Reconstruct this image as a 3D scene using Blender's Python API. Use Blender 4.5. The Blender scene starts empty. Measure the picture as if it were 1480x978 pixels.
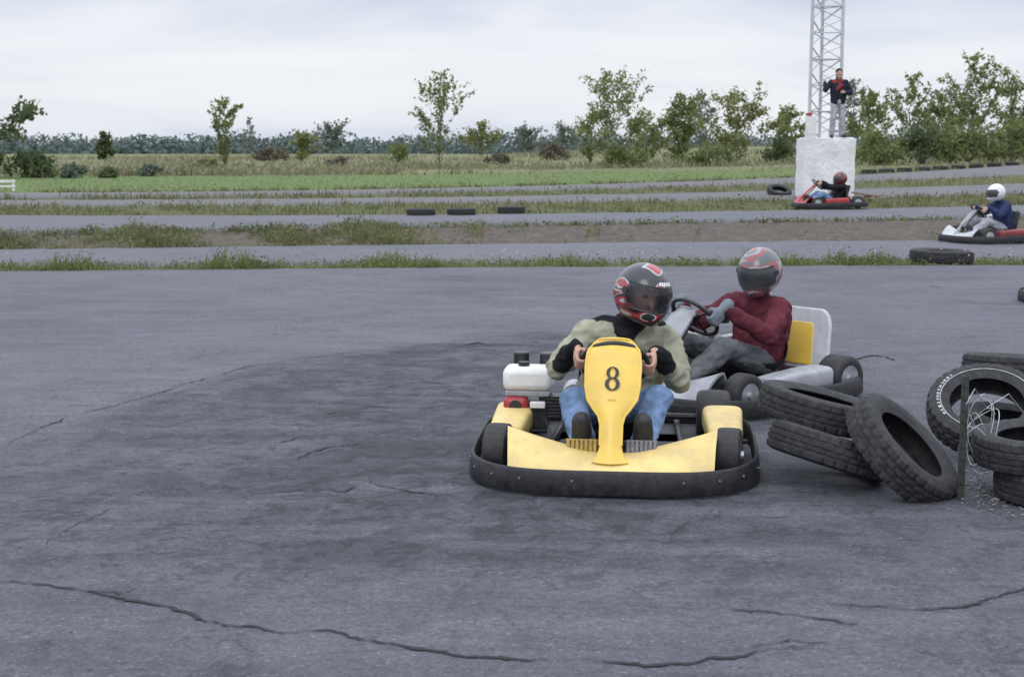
import bpy, bmesh, math, random
import numpy as np
from mathutils import Vector, Matrix, Quaternion, noise as mnoise
random.seed(11)
rnd=random.random
def U(a,b): return a+(b-a)*random.random()
sc=bpy.context.scene; COL=sc.collection
R=math.radians
V=Vector
# ------------------------------------------------------------ camera maths
F=2055.0; TH=math.atan(267/F); CH=1.55
ct,st=math.cos(TH),math.sin(TH)
def ray(px,py):
    a=(px-740)/F; b=-(py-489)/F
    return V((a,ct+b*st,-st+b*ct))
def G(px,py,z=0.0):
    r=ray(px,py); t=(z-CH)/r.z
    return r.x*t,r.y*t
def atx(px,Y,z): return (px-740)/F*(Y*ct+(CH-z)*st)
# ------------------------------------------------------------ materials
def N(nt,t,**kw):
    n=nt.nodes.new(t)
    for k,v in kw.items(): setattr(n,k,v)
    return n
def newmat(name):
    m=bpy.data.materials.new(name); m.use_nodes=True
    nt=m.node_tree
    return m,nt,nt.nodes['Principled BSDF']
def mixc(nt,fac,a,b,bt='MIX'):
    n=N(nt,'ShaderNodeMix',data_type='RGBA',blend_type=bt)
    for i,x in ((0,fac),(6,a),(7,b)):
        if isinstance(x,(int,float)): n.inputs[i].default_value=x
        elif isinstance(x,(tuple,list)): n.inputs[i].default_value=(x[0],x[1],x[2],1)
        else: nt.links.new(x,n.inputs[i])
    return n.outputs[2]
def noise(nt,vec,scale,detail=5,rough=.55,dist=0):
    n=N(nt,'ShaderNodeTexNoise'); n.inputs['Scale'].default_value=scale
    n.inputs['Detail'].default_value=detail; n.inputs['Roughness'].default_value=rough
    n.inputs['Distortion'].default_value=dist
    nt.links.new(vec,n.inputs['Vector']); return n.outputs['Fac']
def ramp(nt,fac,stops,interp='LINEAR'):
    n=N(nt,'ShaderNodeValToRGB'); cr=n.color_ramp; cr.interpolation=interp
    while len(cr.elements)<len(stops): cr.elements.new(.5)
    for e,(p,c) in zip(cr.elements,stops):
        e.position=p
        e.color=(c,c,c,1) if isinstance(c,(int,float)) else (c[0],c[1],c[2],1)
    nt.links.new(fac,n.inputs[0]); return n.outputs[0]
def math_(nt,op,a,b=None):
    n=N(nt,'ShaderNodeMath',operation=op)
    for i,x in ((0,a),(1,b)):
        if x is None: continue
        if isinstance(x,(int,float)): n.inputs[i].default_value=x
        else: nt.links.new(x,n.inputs[i])
    return n.outputs[0]
def bump(nt,b,h,strength,dist=.01):
    n=N(nt,'ShaderNodeBump'); n.inputs['Strength'].default_value=strength; n.inputs['Distance'].default_value=dist
    nt.links.new(h,n.inputs['Height']); nt.links.new(n.outputs[0],b.inputs['Normal'])
def pmat(name,col,rough=.6,metal=0,scale=7,var=.22,bmp=0,bscale=40,dirt=None,dfac=.35,coat=0,spec=.5):
    m,nt,b=newmat(name)
    tc=N(nt,'ShaderNodeTexCoord').outputs['Object']
    f=noise(nt,tc,scale,5)
    f=ramp(nt,f,[(.3,0.),(.7,1.)])
    lo=tuple(c*(1-var) for c in col); hi=tuple(min(1,c*(1+var)) for c in col)
    c=mixc(nt,f,lo,hi)
    if dirt:
        g=ramp(nt,noise(nt,tc,scale*2.3,6,.65),[(.45,0.),(.72,1.)])
        c=mixc(nt,math_(nt,'MULTIPLY',g,dfac),c,dirt)
    nt.links.new(c,b.inputs['Base Color'])
    r=ramp(nt,f,[(0,max(.02,rough-.08)),(1,min(1,rough+.1))]); nt.links.new(r,b.inputs['Roughness'])
    b.inputs['Metallic'].default_value=metal
    b.inputs['Specular IOR Level'].default_value=spec
    if coat: b.inputs['Coat Weight'].default_value=coat; b.inputs['Coat Roughness'].default_value=.15
    if bmp: bump(nt,b,noise(nt,tc,bscale,4,.6),bmp,.01)
    return m
def leafmat(name,cols,trans=.35):
    m,nt,b=newmat(name)
    g=N(nt,'ShaderNodeNewGeometry')
    k=len(cols)
    c=ramp(nt,g.outputs['Random Per Island'],[(i/(k-1),cc) for i,cc in enumerate(cols)])
    tc=N(nt,'ShaderNodeTexCoord').outputs['Object']
    big=ramp(nt,noise(nt,tc,1.1,3),[(.3,.7),(.7,1.25)])
    c=mixc(nt,1.0,c,big,'MULTIPLY')
    nt.links.new(c,b.inputs['Base Color']); b.inputs['Roughness'].default_value=.6
    b.inputs['Specular IOR Level'].default_value=.25
    t=N(nt,'ShaderNodeBsdfTranslucent'); nt.links.new(c,t.inputs['Color'])
    mx=N(nt,'ShaderNodeMixShader'); mx.inputs[0].default_value=trans
    nt.links.new(b.outputs[0],mx.inputs[1]); nt.links.new(t.outputs[0],mx.inputs[2])
    nt.links.new(mx.outputs[0],nt.nodes['Material Output'].inputs[0])
    return m
def asphalt(name,light,dark,dusty,attr=False):
    m,nt,b=newmat(name)
    tc=N(nt,'ShaderNodeTexCoord').outputs['Object']
    big=ramp(nt,noise(nt,tc,.33,4,.6,.6),[(.35,0.),(.65,1.)])
    mid=ramp(nt,noise(nt,tc,1.1,6,.64,.4),[(.32,0.),(.68,1.)])
    base=mixc(nt,mid,dark,light)
    base=mixc(nt,math_(nt,'MULTIPLY',big,.55),base,dusty)
    pits=ramp(nt,noise(nt,tc,5.5,8,.76,.6),[(.53,0.),(.63,1.)])
    where=ramp(nt,noise(nt,tc,.75,5,.62,.8),[(.46,.0),(.64,1.)])
    if attr:
        a=N(nt,'ShaderNodeAttribute',attribute_name='wear').outputs['Fac']
        wn=ramp(nt,noise(nt,tc,1.8,7,.72,1.0),[(.38,.36),(.58,1.)])
        base=mixc(nt,math_(nt,'MULTIPLY',a,wn),base,tuple(c*.47 for c in dark))
        mp=N(nt,'ShaderNodeMapping'); mp.inputs['Scale'].default_value=(.55,2.6,1); mp.inputs['Rotation'].default_value=(0,0,R(24))
        nt.links.new(tc,mp.inputs['Vector'])
        s=ramp(nt,noise(nt,mp.outputs[0],1.2,6,.64,.6),[(.48,0.),(.74,1.)])
        base=mixc(nt,math_(nt,'MULTIPLY',s,.40),base,tuple(c*1.45 for c in light))
        s2=ramp(nt,noise(nt,mp.outputs[0],1.8,7,.68,.9),[(.51,0.),(.67,1.)])
        base=mixc(nt,math_(nt,'MULTIPLY',s2,.36),base,tuple(c*.54 for c in dark))
        pl=ramp(nt,noise(nt,tc,1.1,7,.75,1.2),[(.62,0.),(.71,1.)])
        base=mixc(nt,math_(nt,'MULTIPLY',pl,.28),base,tuple(c*1.6 for c in dusty))
        pf=math_(nt,'MULTIPLY',pits,math_(nt,'MULTIPLY',math_(nt,'MAXIMUM',math_(nt,'MULTIPLY',where,.7),math_(nt,'MULTIPLY',a,.95)),.72))
        nz=N(nt,'ShaderNodeTexNoise'); nz.inputs['Scale'].default_value=2.2; nz.inputs['Detail'].default_value=6; nt.links.new(tc,nz.inputs['Vector'])
        vm=N(nt,'ShaderNodeVectorMath',operation='SCALE'); vm.inputs['Scale'].default_value=.55; nt.links.new(nz.outputs['Color'],vm.inputs[0])
        va=N(nt,'ShaderNodeVectorMath',operation='ADD'); nt.links.new(tc,va.inputs[0]); nt.links.new(vm.outputs[0],va.inputs[1])
        ve=N(nt,'ShaderNodeTexVoronoi',feature='DISTANCE_TO_EDGE'); ve.inputs['Scale'].default_value=1.15; nt.links.new(va.outputs[0],ve.inputs['Vector'])
        ck=ramp(nt,ve.outputs['Distance'],[(.0,1.),(.014,0.)])
        cm=ramp(nt,noise(nt,tc,1.0,5,.6,.3),[(.50,0.),(.60,1.)])
        hair=math_(nt,'MULTIPLY',ck,math_(nt,'MULTIPLY',cm,math_(nt,'ADD',math_(nt,'MULTIPLY',a,.7),.22)))
        base=mixc(nt,hair,base,tuple(c*.3 for c in dark))
    else: pf=math_(nt,'MULTIPLY',pits,math_(nt,'MULTIPLY',where,.4))
    base=mixc(nt,pf,base,tuple(c*.40 for c in dark))
    vo=N(nt,'ShaderNodeTexVoronoi'); vo.inputs['Scale'].default_value=105; nt.links.new(tc,vo.inputs['Vector'])
    se=N(nt,'ShaderNodeSeparateColor'); nt.links.new(vo.outputs['Color'],se.inputs[0])
    sp=ramp(nt,se.outputs[0],[(0,.6),(.35,.92),(.8,1.08),(.95,1.25),(1.,1.9)])
    base=mixc(nt,.7,base,sp,'MULTIPLY')
    fn=ramp(nt,noise(nt,tc,26,6,.72),[(.31,.66),(.69,1.3)])
    base=mixc(nt,.7,base,fn,'MULTIPLY')
    nt.links.new(base,b.inputs['Base Color'])
    b.inputs['Roughness'].default_value=.8; b.inputs['Specular IOR Level'].default_value=.32
    h1=math_(nt,'ADD',math_(nt,'MULTIPLY',noise(nt,tc,60,4,.7),.42),math_(nt,'MULTIPLY',noise(nt,tc,5,6,.66),1.5))
    h1=math_(nt,'SUBTRACT',h1,math_(nt,'MULTIPLY',pf,.9))
    bump(nt,b,h1,.62,.014)
    return m
# ------------------------------------------------------------ mesh builder
def frame(d):
    d=d.normalized(); a=V((0,0,1)) if abs(d.z)<.9 else V((1,0,0))
    u=d.cross(a).normalized(); return u,d.cross(u).normalized()
class MB:
    def __init__(s): s.v=[]; s.f=[]
    def add(s,vs,fs,M=None):
        o=len(s.v)
        s.v+=[tuple(M@V(p)) if M is not None else tuple(p) for p in vs]
        s.f+=[tuple(i+o for i in f) for f in fs]; return s
    def box(s,c,d,M=None):
        x,y,z=d[0]/2,d[1]/2,d[2]/2
        vs=[V((sx*x,sy*y,sz*z)) for sx in(-1,1) for sy in(-1,1) for sz in(-1,1)]
        if M is not None: vs=[M@p for p in vs]
        c=V(c); vs=[p+c for p in vs]
        return s.add(vs,[(0,1,3,2),(4,6,7,5),(0,4,5,1),(2,3,7,6),(0,2,6,4),(1,5,7,3)])
    def rings(s,rs,closed=False,cap=True):
        n=len(rs[0]); vs=[p for r in rs for p in r]; fs=[]; m=len(rs)
        for i in range(m if closed else m-1):
            j=(i+1)%m
            for k in range(n): fs.append((i*n+k,i*n+(k+1)%n,j*n+(k+1)%n,j*n+k))
        if cap and not closed: fs+= [tuple(range(n))[::-1],tuple((m-1)*n+k for k in range(n))]
        return s.add(vs,fs)
    def tube(s,pts,r,n=8,closed=False):
        pts=[V(p) for p in pts]; m=len(pts); rs=[]
        u=None
        for i,p in enumerate(pts):
            a=pts[(i-1)%m] if closed or i>0 else p; b=pts[(i+1)%m] if closed or i<m-1 else p
            d=(b-a)
            if d.length<1e-9: d=V((0,0,1))
            d.normalize()
            if u is None: u,_=frame(d)
            u=(u-d*u.dot(d))
            if u.length<1e-6: u,_=frame(d)
            u.normalize(); w=d.cross(u); rr=r[i] if isinstance(r,(list,tuple)) else r
            rs.append([p+(u*math.cos(2*math.pi*k/n)+w*math.sin(2*math.pi*k/n))*rr for k in range(n)])
        return s.rings(rs,closed)
    def bar(s,p,q,r0,r1=None,n=8): return s.tube([p,q],[r0,r0 if r1 is None else r1],n)
    def capsule(s,p,q,r0,r1,n=14):
        p,q=V(p),V(q); d=q-p
        d=d.normalized() if d.length>1e-6 else V((0,0,1)); u,w=frame(d); rs=[]
        for c,r,angs in ((p,r0,(-82,-55,-28,0)),(q,r1,(0,28,55,82))):
            for a in angs:
                a=R(a); o=c+d*(r*math.sin(a)); rr=r*math.cos(a)
                rs.append([o+(u*math.cos(2*math.pi*k/n)+w*math.sin(2*math.pi*k/n))*rr for k in range(n)])
        return s.rings(rs)
    def ell(s,c,rad,M=None,nu=16,nv=10):
        c=V(c); rs=[]
        for j in range(nv+1):
            t=R(-86+172*j/nv)
            ring=[]
            for k in range(nu):
                a=2*math.pi*k/nu
                p=V((rad[0]*math.cos(t)*math.cos(a),rad[1]*math.cos(t)*math.sin(a),rad[2]*math.sin(t)))
                if M is not None: p=M@p
                ring.append(c+p)
            rs.append(ring)
        return s.rings(rs)
    def cyl(s,c,axis,r,h,n=20,r1=None):
        a=V(axis).normalized(); c=V(c); return s.tube([c-a*h/2,c+a*h/2],[r,r if r1 is None else r1],n)
    def slab(s,fn,nu,nv,thick):
        th=V(thick); fr=[[V(fn(i/nu,j/nv)) for i in range(nu+1)] for j in range(nv+1)]
        W=nu+1; n=W*(nv+1)
        vs=[p for r in fr for p in r]+[p+th for r in fr for p in r]; fs=[]
        for j in range(nv):
            for i in range(nu):
                a=j*W+i; fs+=[(a,a+1,a+W+1,a+W),(n+a,n+a+W,n+a+W+1,n+a+1)]
        for i in range(nu):
            a=i; fs.append((a,n+a,n+a+1,a+1)); a=nv*W+i; fs.append((a,a+1,n+a+1,n+a))
        for j in range(nv):
            a=j*W; fs.append((a,a+W,n+a+W,n+a)); a=j*W+nu; fs.append((a,n+a,n+a+W,a+W))
        return s.add(vs,fs)
    def build(s,name,mat,parent=None,bevel=0,flat=False,recalc=True,ang=42,mats=None):
        me=bpy.data.meshes.new(name); me.from_pydata(s.v,[],s.f)
        if recalc:
            bm=bmesh.new(); bm.from_mesh(me); bmesh.ops.recalc_face_normals(bm,faces=bm.faces); bm.to_mesh(me); bm.free()
        if not flat:
            me.polygons.foreach_set('use_smooth',[True]*len(me.polygons)); me.set_sharp_from_angle(angle=R(ang))
        me.materials.append(mat); me.update()
        o=bpy.data.objects.new(name,me); COL.objects.link(o)
        if parent: o.parent=parent
        if bevel:
            b=o.modifiers.new('bevel','BEVEL'); b.width=bevel; b.segments=3; b.limit_method='ANGLE'; b.angle_limit=R(40)
        return o
def tag(o,label=None,cat=None,group=None,kind=None):
    if label: o['label']=label
    if cat: o['category']=cat
    if group: o['group']=group
    if kind: o['kind']=kind
    return o
def empty(name,loc,rz=0,label=None,cat=None,group=None):
    o=bpy.data.objects.new(name,None); COL.objects.link(o); o.location=loc; o.rotation_euler=(0,0,rz)
    return tag(o,label,cat,group)
def copy_tree(o,parent=None):
    c=o.copy(); COL.objects.link(c)
    if parent: c.parent=parent
    for ch in list(o.children): copy_tree(ch,c)
    return c
# ------------------------------------------------------------ terrain
LN={'A':[(0,392,0),(740,386,0),(1480,383,0)],
    'B':[(0,384,0),(740,378,0),(1480,376,0)],
    'C':[(0,362,.02),(740,353,.02),(1480,348,.02)],
    'D':[(0,335,.25),(740,323,.25),(1480,313,.25)],
    'E':[(0,312,.27),(740,310,.27),(1480,297,.27)],
    'F':[(0,297,.34),(740,292,.36),(1480,279,.50)],
    'G':[(0,290,.38),(740,284,.42),(1480,266,.62)],
    'H':[(0,284,.46),(740,275,.54),(1480,252,.80)],
    'I':[(0,279,.50),(740,270,.60),(1480,239,1.08)]}
LF={}
for k,ps in LN.items():
    w=[(*G(px,py,z),z) for px,py,z in ps]
    xs=[a[0] for a in w]
    LF[k]=(np.polyfit(xs,[a[1] for a in w],2),np.polyfit(xs,[a[2] for a in w],2),xs[0]-2,xs[2]+2)
def line(k,x):
    a,b,lo,hi=LF[k]; x=min(max(x,lo),hi); return a[0]*x*x+a[1]*x+a[2]
def linez(k,x):
    a,b,lo,hi=LF[k]; x=min(max(x,lo),hi); return b[0]*x*x+b[1]*x+b[2]
def hgt(x,y):
    ys=[-60.]+[line(k,x) for k in 'ABCDEFGHI']; zs=[0.]+[linez(k,x) for k in 'ABCDEFGHI']
    yi,zi=ys[-1],zs[-1]
    ys+=[yi+18,100,160,300,800]; zs+=[zi+.1,max(zi+.12,.92),1.2,1.45,1.6]
    z=float(np.interp(y,ys,zs))
    z+=1.1*math.exp(-((x-24)/24)**2-((y-150)/40)**2)
    return z
def sstep(a,b,x):
    t=min(1,max(0,(x-a)/(b-a))); return t*t*(3-2*t)
xs=sorted(set([round(-17+.5*i,3) for i in range(69)]+[-300,-200,-140,-100,-70,-50,-38,-30,-24,-20]+[300,200,140,100,70,50,38,30,24,20]))
ys=[-20,-10,0,5,10,14,17]+[18+.28*i for i in range(150)]+[61+2*i for i in range(20)]+[103+6*i for i in range(20)]+[230,260,300,350,420,520,700,900]
gv=[];gc=[]
for y in ys:
    for x in xs:
        nz=mnoise.noise(V((x*.7,y*.7,0)))*.03 if y>19 else 0
        inroad=any(line(a,x)-.3<y<line(b,x)+.3 for a,b in (('B','C'),('D','E'),('F','G'),('H','I')))
        if y<line('A',x)+.2: inroad=True
        if not inroad and line('C',x)<y<line('D',x): nz+=mnoise.noise(V((x*2,y*2,5)))*.06
        gv.append((x,y,hgt(x,y)-.03+(0 if inroad else nz)))
        d=0
        c_,dd=line('C',x),line('D',x)
        d=sstep(c_-.6,c_,y)*(1-sstep(dd-.1,dd+.4,y))*(.62+.38*sstep(-5,1,x))
        for a,w in (('A',.45),('B',.5),('E',.55),('F',.6),('G',.65),('H',.65),('I',.4)): d=max(d,w*(1-min(1,abs(y-line(a,x))/.6)))
        yi=line('I',x)
        lf=62+mnoise.noise(V((x*.15,0,3)))*3
        lawn=sstep(yi-.5,yi+.5,y)*(1-sstep(lf-1.5,lf+1.5,y))*(1-sstep(12,19,x))
        mead=sstep(lf-1.5,lf+1.5,y)
        gc.append((d,lawn,mead,1))
W=len(xs); gf=[(j*W+i,j*W+i+1,(j+1)*W+i+1,(j+1)*W+i) for j in range(len(ys)-1) for i in range(W-1)]
m,nt,b=newmat('earth and grass')
tc=N(nt,'ShaderNodeTexCoord').outputs['Object']
at=N(nt,'ShaderNodeAttribute',attribute_name='zone'); sep=N(nt,'ShaderNodeSeparateColor'); nt.links.new(at.outputs['Color'],sep.inputs[0])
n1=ramp(nt,noise(nt,tc,1.3,7,.65),[(.35,0.),(.65,1.)]); n2=ramp(nt,noise(nt,tc,6,7,.7),[(.3,0.),(.7,1.)]); n3=ramp(nt,noise(nt,tc,.12,5,.6),[(.38,0.),(.62,1.)])
weed=mixc(nt,n2,(.085,.105,.042),(.165,.165,.085)); weed=mixc(nt,math_(nt,'MULTIPLY',n1,.4),weed,(.16,.145,.10))
dirt=mixc(nt,n2,(.088,.075,.066),(.225,.188,.15)); dirt=mixc(nt,math_(nt,'MULTIPLY',n1,.5),dirt,(.108,.10,.095))
stn=ramp(nt,noise(nt,tc,22,5,.75),[(.35,.55),(.65,1.4)]); dirt=mixc(nt,.8,dirt,stn,'MULTIPLY')
lawn=mixc(nt,n2,(.120,.175,.062),(.165,.218,.088)); lawn=mixc(nt,math_(nt,'MULTIPLY',n1,.3),lawn,(.20,.215,.11))
mead=mixc(nt,n1,(.165,.175,.09),(.255,.235,.145)); mead=mixc(nt,math_(nt,'MULTIPLY',n3,.7),mead,(.155,.185,.085))
def edge(s): return ramp(nt,math_(nt,'ADD',s,math_(nt,'MULTIPLY',math_(nt,'SUBTRACT',n2,.5),.6)),[(.3,0.),(.7,1.)])
c=mixc(nt,edge(sep.outputs[0]),weed,dirt); c=mixc(nt,edge(sep.outputs[1]),c,lawn); c=mixc(nt,edge(sep.outputs[2]),c,mead)
nt.links.new(c,b.inputs['Base Color']); b.inputs['Roughness'].default_value=.95; b.inputs['Specular IOR Level'].default_value=.1
bump(nt,b,noise(nt,tc,9,7,.75),.9,.07)
mb=MB(); mb.v=gv; mb.f=gf
ground=mb.build('ground',m,recalc=False); tag(ground,'rough ground of grass, bare soil and meadow around the kart track','ground',kind='structure')
ca=ground.data.color_attributes.new('zone','FLOAT_COLOR','POINT'); ca.data.foreach_set('color',[q for cc in gc for q in cc])
# near asphalt
arc=[(-9,1.0),(-6,3.2),(-4,5.4),(-2.72,7.55),(-2.5,8.6),(-1.92,10.4),(-1.1,11.4),(.36,12.46),(1.5,12.9),(3.2,12.4),(6,11),(12,9)]
nx,ny=150,110; av=[];aw=[]
for j in range(ny+2):
    for i in range(nx+1):
        x=-15+30*i/nx; ya=line('A',x)+.16*mnoise.noise(V((x*1.3,1,0)))+.09*mnoise.noise(V((x*6,1,0))); y=-3+(ya+3)*min(j,ny)/ny
        z=0.
        if j>ny: y+=.14; z=-.07
        av.append((x,y,z))
        d=float(np.interp(x,[p[0] for p in arc],[p[1] for p in arc]))-y
        w=sstep(-.25,.5,d+.35*mnoise.noise(V((x*1.4,y*1.4,0))))
        w*=.50+.50*sstep(4.4,6.0,y)
        w*=.38+.62*math.exp(-((x+.3)/2.3)**2) if y>5 else .6
        w*=1-.55*sstep(1.6,3.0,x)
        aw.append(w)
mb=MB(); mb.v=av; mb.f=[(j*(nx+1)+i,j*(nx+1)+i+1,(j+1)*(nx+1)+i+1,(j+1)*(nx+1)+i) for j in range(ny+1) for i in range(nx)]
track=mb.build('track',asphalt('worn asphalt',(.120,.122,.139),(.082,.084,.098),(.144,.146,.162),True),recalc=False)
tag(track,'wide worn blue grey asphalt kart track with cracks and patches','track',kind='structure')
fa=track.data.attributes.new('wear','FLOAT','POINT'); fa.data.foreach_set('value',aw)
asp2=asphalt('far asphalt',(.138,.140,.158),(.110,.112,.127),(.15,.15,.165))
asp3=asphalt('dusty asphalt',(.15,.147,.152),(.118,.116,.121),(.17,.162,.158))
for lo,hi,mm,lab in (('B','C',asp2,'narrow asphalt lane behind the first strip of weeds'),('D','E',asp2,'raised asphalt lane above the bare soil bank'),
                 ('F','G',asp3,'distant dusty asphalt lane before the lawn'),('H','I',asp3,'farthest asphalt lane curving away on the right')):
    mb=MB(); vs=[]; nx,ny=200,7
    for j in range(ny+1):
        for i in range(nx+1):
            x=-30+60*i/nx; e0=line(lo,x)+.16*mnoise.noise(V((x*1.1,7,0)))+.07*mnoise.noise(V((x*5,7,0))); e1=line(hi,x)+.16*mnoise.noise(V((x*1.1,9,0)))+.07*mnoise.noise(V((x*5,9,0)))
            q=min(1,max(0,(j-1)/(ny-2))); y=e0+(e1-e0)*q; z=hgt(x,y)+.012
            if j==0: y-=.2; z=hgt(x,y)-.07
            if j==ny: y+=.2; z=hgt(x,y)-.07
            vs.append((x,y,z))
    mb.v=vs; mb.f=[(j*(nx+1)+i,j*(nx+1)+i+1,(j+1)*(nx+1)+i+1,(j+1)*(nx+1)+i) for j in range(ny) for i in range(nx)]
    tag(mb.build('road',mm,recalc=False),lab,'road',kind='structure')
# cracks
crm=pmat('crack filling',(.024,.024,.027),.9,scale=20,bmp=.5,bscale=80)
def crack(pts,w):
    P=[V((*G(px,py),0)) for px,py in pts]; D=[]
    for a,b_ in zip(P,P[1:]):
        n=max(2,int((b_-a).length/.02))
        for i in range(n): D.append(a.lerp(b_,i/n))
    D.append(P[-1]); vs=[];fs=[]; s=rnd()*50
    for i,p in enumerate(D):
        d=(D[min(i+1,len(D)-1)]-D[max(i-1,0)]).normalized(); n=V((-d.y,d.x,0))
        t=i/len(D); off=.04*mnoise.noise(V((i*.05+s,0,0)))+.028*mnoise.noise(V((i*.22+s,4,0)))+.014*mnoise.noise(V((i*.8+s,8,0)))
        ww=w*max(.0,.32+.9*mnoise.noise(V((i*.09+s,2,0)))+.8*abs(mnoise.noise(V((i*.5,s,0)))))*min(1,8*t+.1,8*(1-t)+.1)
        ww=max(ww,.0008)
        w2=ww*(.5+abs(mnoise.noise(V((i*.7,s+5,0))))*1.3)
        c=p+n*off; vs+=[(c.x+n.x*ww,c.y+n.y*ww,.005),(c.x-n.x*w2,c.y-n.y*w2,.005)]
        if i: fs.append((2*i-2,2*i-1,2*i+1,2*i))
    mb=MB(); mb.v=vs; mb.f=fs; tag(mb.build('crack',crm,recalc=False),'dark crack running across the worn asphalt','crack',kind='structure')
for pts,w in [([(-30,838),(75,845),(120,850),(160,862),(240,880),(300,897),(370,907),(420,915),(470,911),(520,925),(600,937),(650,945),(760,953),(850,955),(930,962),(1000,958),(1060,952),(1130,938),(1190,930)],.014),
              ([(345,722),(365,715),(400,711),(450,707),(500,711),(515,703)],.014),([(1050,880),(1120,885),(1180,893),(1240,903)],.011),
              ([(1190,868),(1260,875),(1330,882),(1400,880),(1440,862),(1500,845)],.010),([(1232,520),(1245,517),(1262,514),(1280,516),(1291,521)],.03),
              ([(430,664),(450,655),(480,645),(515,640)],.012),([(0,648),(60,617),(130,595),(200,577),(280,552),(360,530),(450,516),(560,504),(650,495),(730,486)],.009),
              ([(540,700),(600,712),(660,716)],.010),([(470,600),(530,588),(590,590)],.010),([(670,500),(690,495),(712,499)],.022),([(60,790),(110,760),(160,735)],.005),
              ([(1080,935),(1140,922),(1200,930)],.008),([(130,852),(170,858),(200,850)],.008),([(400,640),(440,630),(470,634)],.012),([(560,560),(610,552),(650,556)],.012)]:
    crack(pts,w)
# ------------------------------------------------------------ plants
def blades(name,mat,pts,hr,wr,lean=.4,label=None,cat='grass',leafy=0.):
    vs=[];fs=[]
    for (x,y,k) in pts:
        z=hgt(x,y)-.04; a=U(0,6.283); h=U(*hr)*k; w=U(*wr); dx,dy=math.cos(a)*w,math.sin(a)*w
        l=U(0,lean)*h; b=U(0,6.283); lx,ly=math.cos(b)*l,math.sin(b)*l; o=len(vs)
        if rnd()<leafy:
            zz=z+.03+h*U(.2,1.); c=V((x+lx,y+ly,zz)); u=V((U(-1,1),U(-1,1),U(-.5,.7))).normalized(); v=u.cross(V((U(-1,1),U(-1,1),U(.2,1)))).normalized(); s=U(.5,1.2)*wr[1]*2.6
            vs+=[c-u*s,c+v*s*.4,c+u*s,c-v*s*.4]; fs.append((o,o+1,o+2,o+3))
        else:
            vs+=[(x-dx,y-dy,z),(x+dx,y+dy,z),(x+dx*.7+lx*.4,y+dy*.7+ly*.4,z+h*.6),(x-dx*.7+lx*.4,y-dy*.7+ly*.4,z+h*.6),(x+lx,y+ly,z+h)]
            fs+=[(o,o+1,o+2,o+3),(o+3,o+2,o+4)]
    mb=MB(); mb.v=vs; mb.f=fs
    return tag(mb.build(name,mat,flat=True,recalc=False),label,cat,kind='stuff')
gm_weed=leafmat('weed green',[(.070,.11,.028),(.12,.17,.048),(.17,.205,.07),(.24,.22,.115)])
gm_bank=leafmat('bank weeds',[(.080,.115,.034),(.125,.17,.052),(.18,.19,.08),(.24,.205,.12),(.16,.145,.075)])
gm_dry=leafmat('dry meadow grass',[(.17,.17,.085),(.23,.22,.13),(.30,.27,.18),(.165,.19,.08)])
gm_lawn=leafmat('lawn green',[(.12,.172,.06),(.155,.212,.075),(.20,.235,.105)])
def dens(x,s,sc_=.5): return mnoise.noise(V((x*sc_,s,0)))
pts=[]
while len(pts)<19000:
    x=U(-10,10); t=rnd(); a,b_=line('A',x),line('B',x)
    k=dens(x,3,.9)+.6*dens(x,9,3.1)
    if rnd()<.62:
        if k+.75<rnd(): continue
        pts.append((x,a-.12*rnd()+(b_-a+.2)*t,U(.25,.55)))
    else:
        if k<.05+rnd()*.35: continue
        pts.append((x,a+(b_-a)*t,.5+1.15*k*(.5+rnd())))
blades('grass',gm_weed,pts,(.06,.27),(.004,.011),.6,'strip of ragged weeds along the far edge of the near track','weeds',.4)
pts=[]
while len(pts)<15000:
    x=U(-14,13) if rnd()<.55 else U(-12,1); a,b_=line('C',x),line('D',x); t=rnd()
    k=dens(x+t,21,.8)+.5*dens(x-t,29,2.5)+.25*dens(x,33,7)
    if x<-.5:
        if k+.45<rnd()*1.1: continue
    elif k<.18+.5*rnd(): continue
    pts.append((x,a-.1+(b_-a+.25)*t,max(.25,.45+.9*k)))
blades('grass',gm_bank,pts,(.05,.28),(.005,.014),.7,'clumps of green and dry weeds growing on the bare soil bank','weeds',.4)
pts=[]
while len(pts)<24000:
    x=U(-17,17); lo,hi=random.choice([('E','F'),('E','F'),('G','H'),('D','D'),('I','I')])
    if lo=='D': y=line('D',x)+random.gauss(-.12,.10); k=.6
    elif lo=='I': y=line('I',x)+abs(random.gauss(0,.3)); k=1
    else:
        a,b_=line(lo,x)-.05,line(hi,x)+.05; y=a+(b_-a)*rnd(); k=1
    if dens(x*1.3+y,41,.5)+.5*dens(x,47,2.2)+.45<rnd()*.9: continue
    pts.append((x,y,U(.4,1.15)*k))
blades('grass',gm_bank,pts,(.05,.21),(.008,.02),.6,'low weedy grass on the verges between the distant lanes','grass',.2)
pts=[]
while len(pts)<9000:
    y=U(36,66); x=U(-.4,.36)*y
    if y<line('I',x)+.3: continue
    pts.append((x,y,U(.4,1.)))
blades('grass',gm_lawn,pts,(.03,.08),(.01,.03),.6,'mown green lawn behind the distant lanes','lawn')
pts=[]
while len(pts)<20000:
    y=61+90*rnd()**1.5; x=U(-.42,.42)*y
    k=mnoise.noise(V((x*.10,y*.10,0)))+.5*mnoise.noise(V((x*.4,y*.4,5)))
    if k+.25<rnd()*.8 or y<line('I',x)+1: continue
    pts.append((x,y,.5+k*.8))
blades('grass',gm_dry,pts,(.20,.60),(.02,.05),.5,'tall dry meadow grass behind the lawn','meadow grass',.3)
mb=MB()
for i in range(60):
    x=random.choice([U(-.6,2.2),U(4,8.4),U(-8,8)]); y=U(line('A',x),line('B',x)); c=V((x,y,U(.10,.24)))
    mb.ell(c,(.013,.013,.011),nu=6,nv=4)
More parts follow.
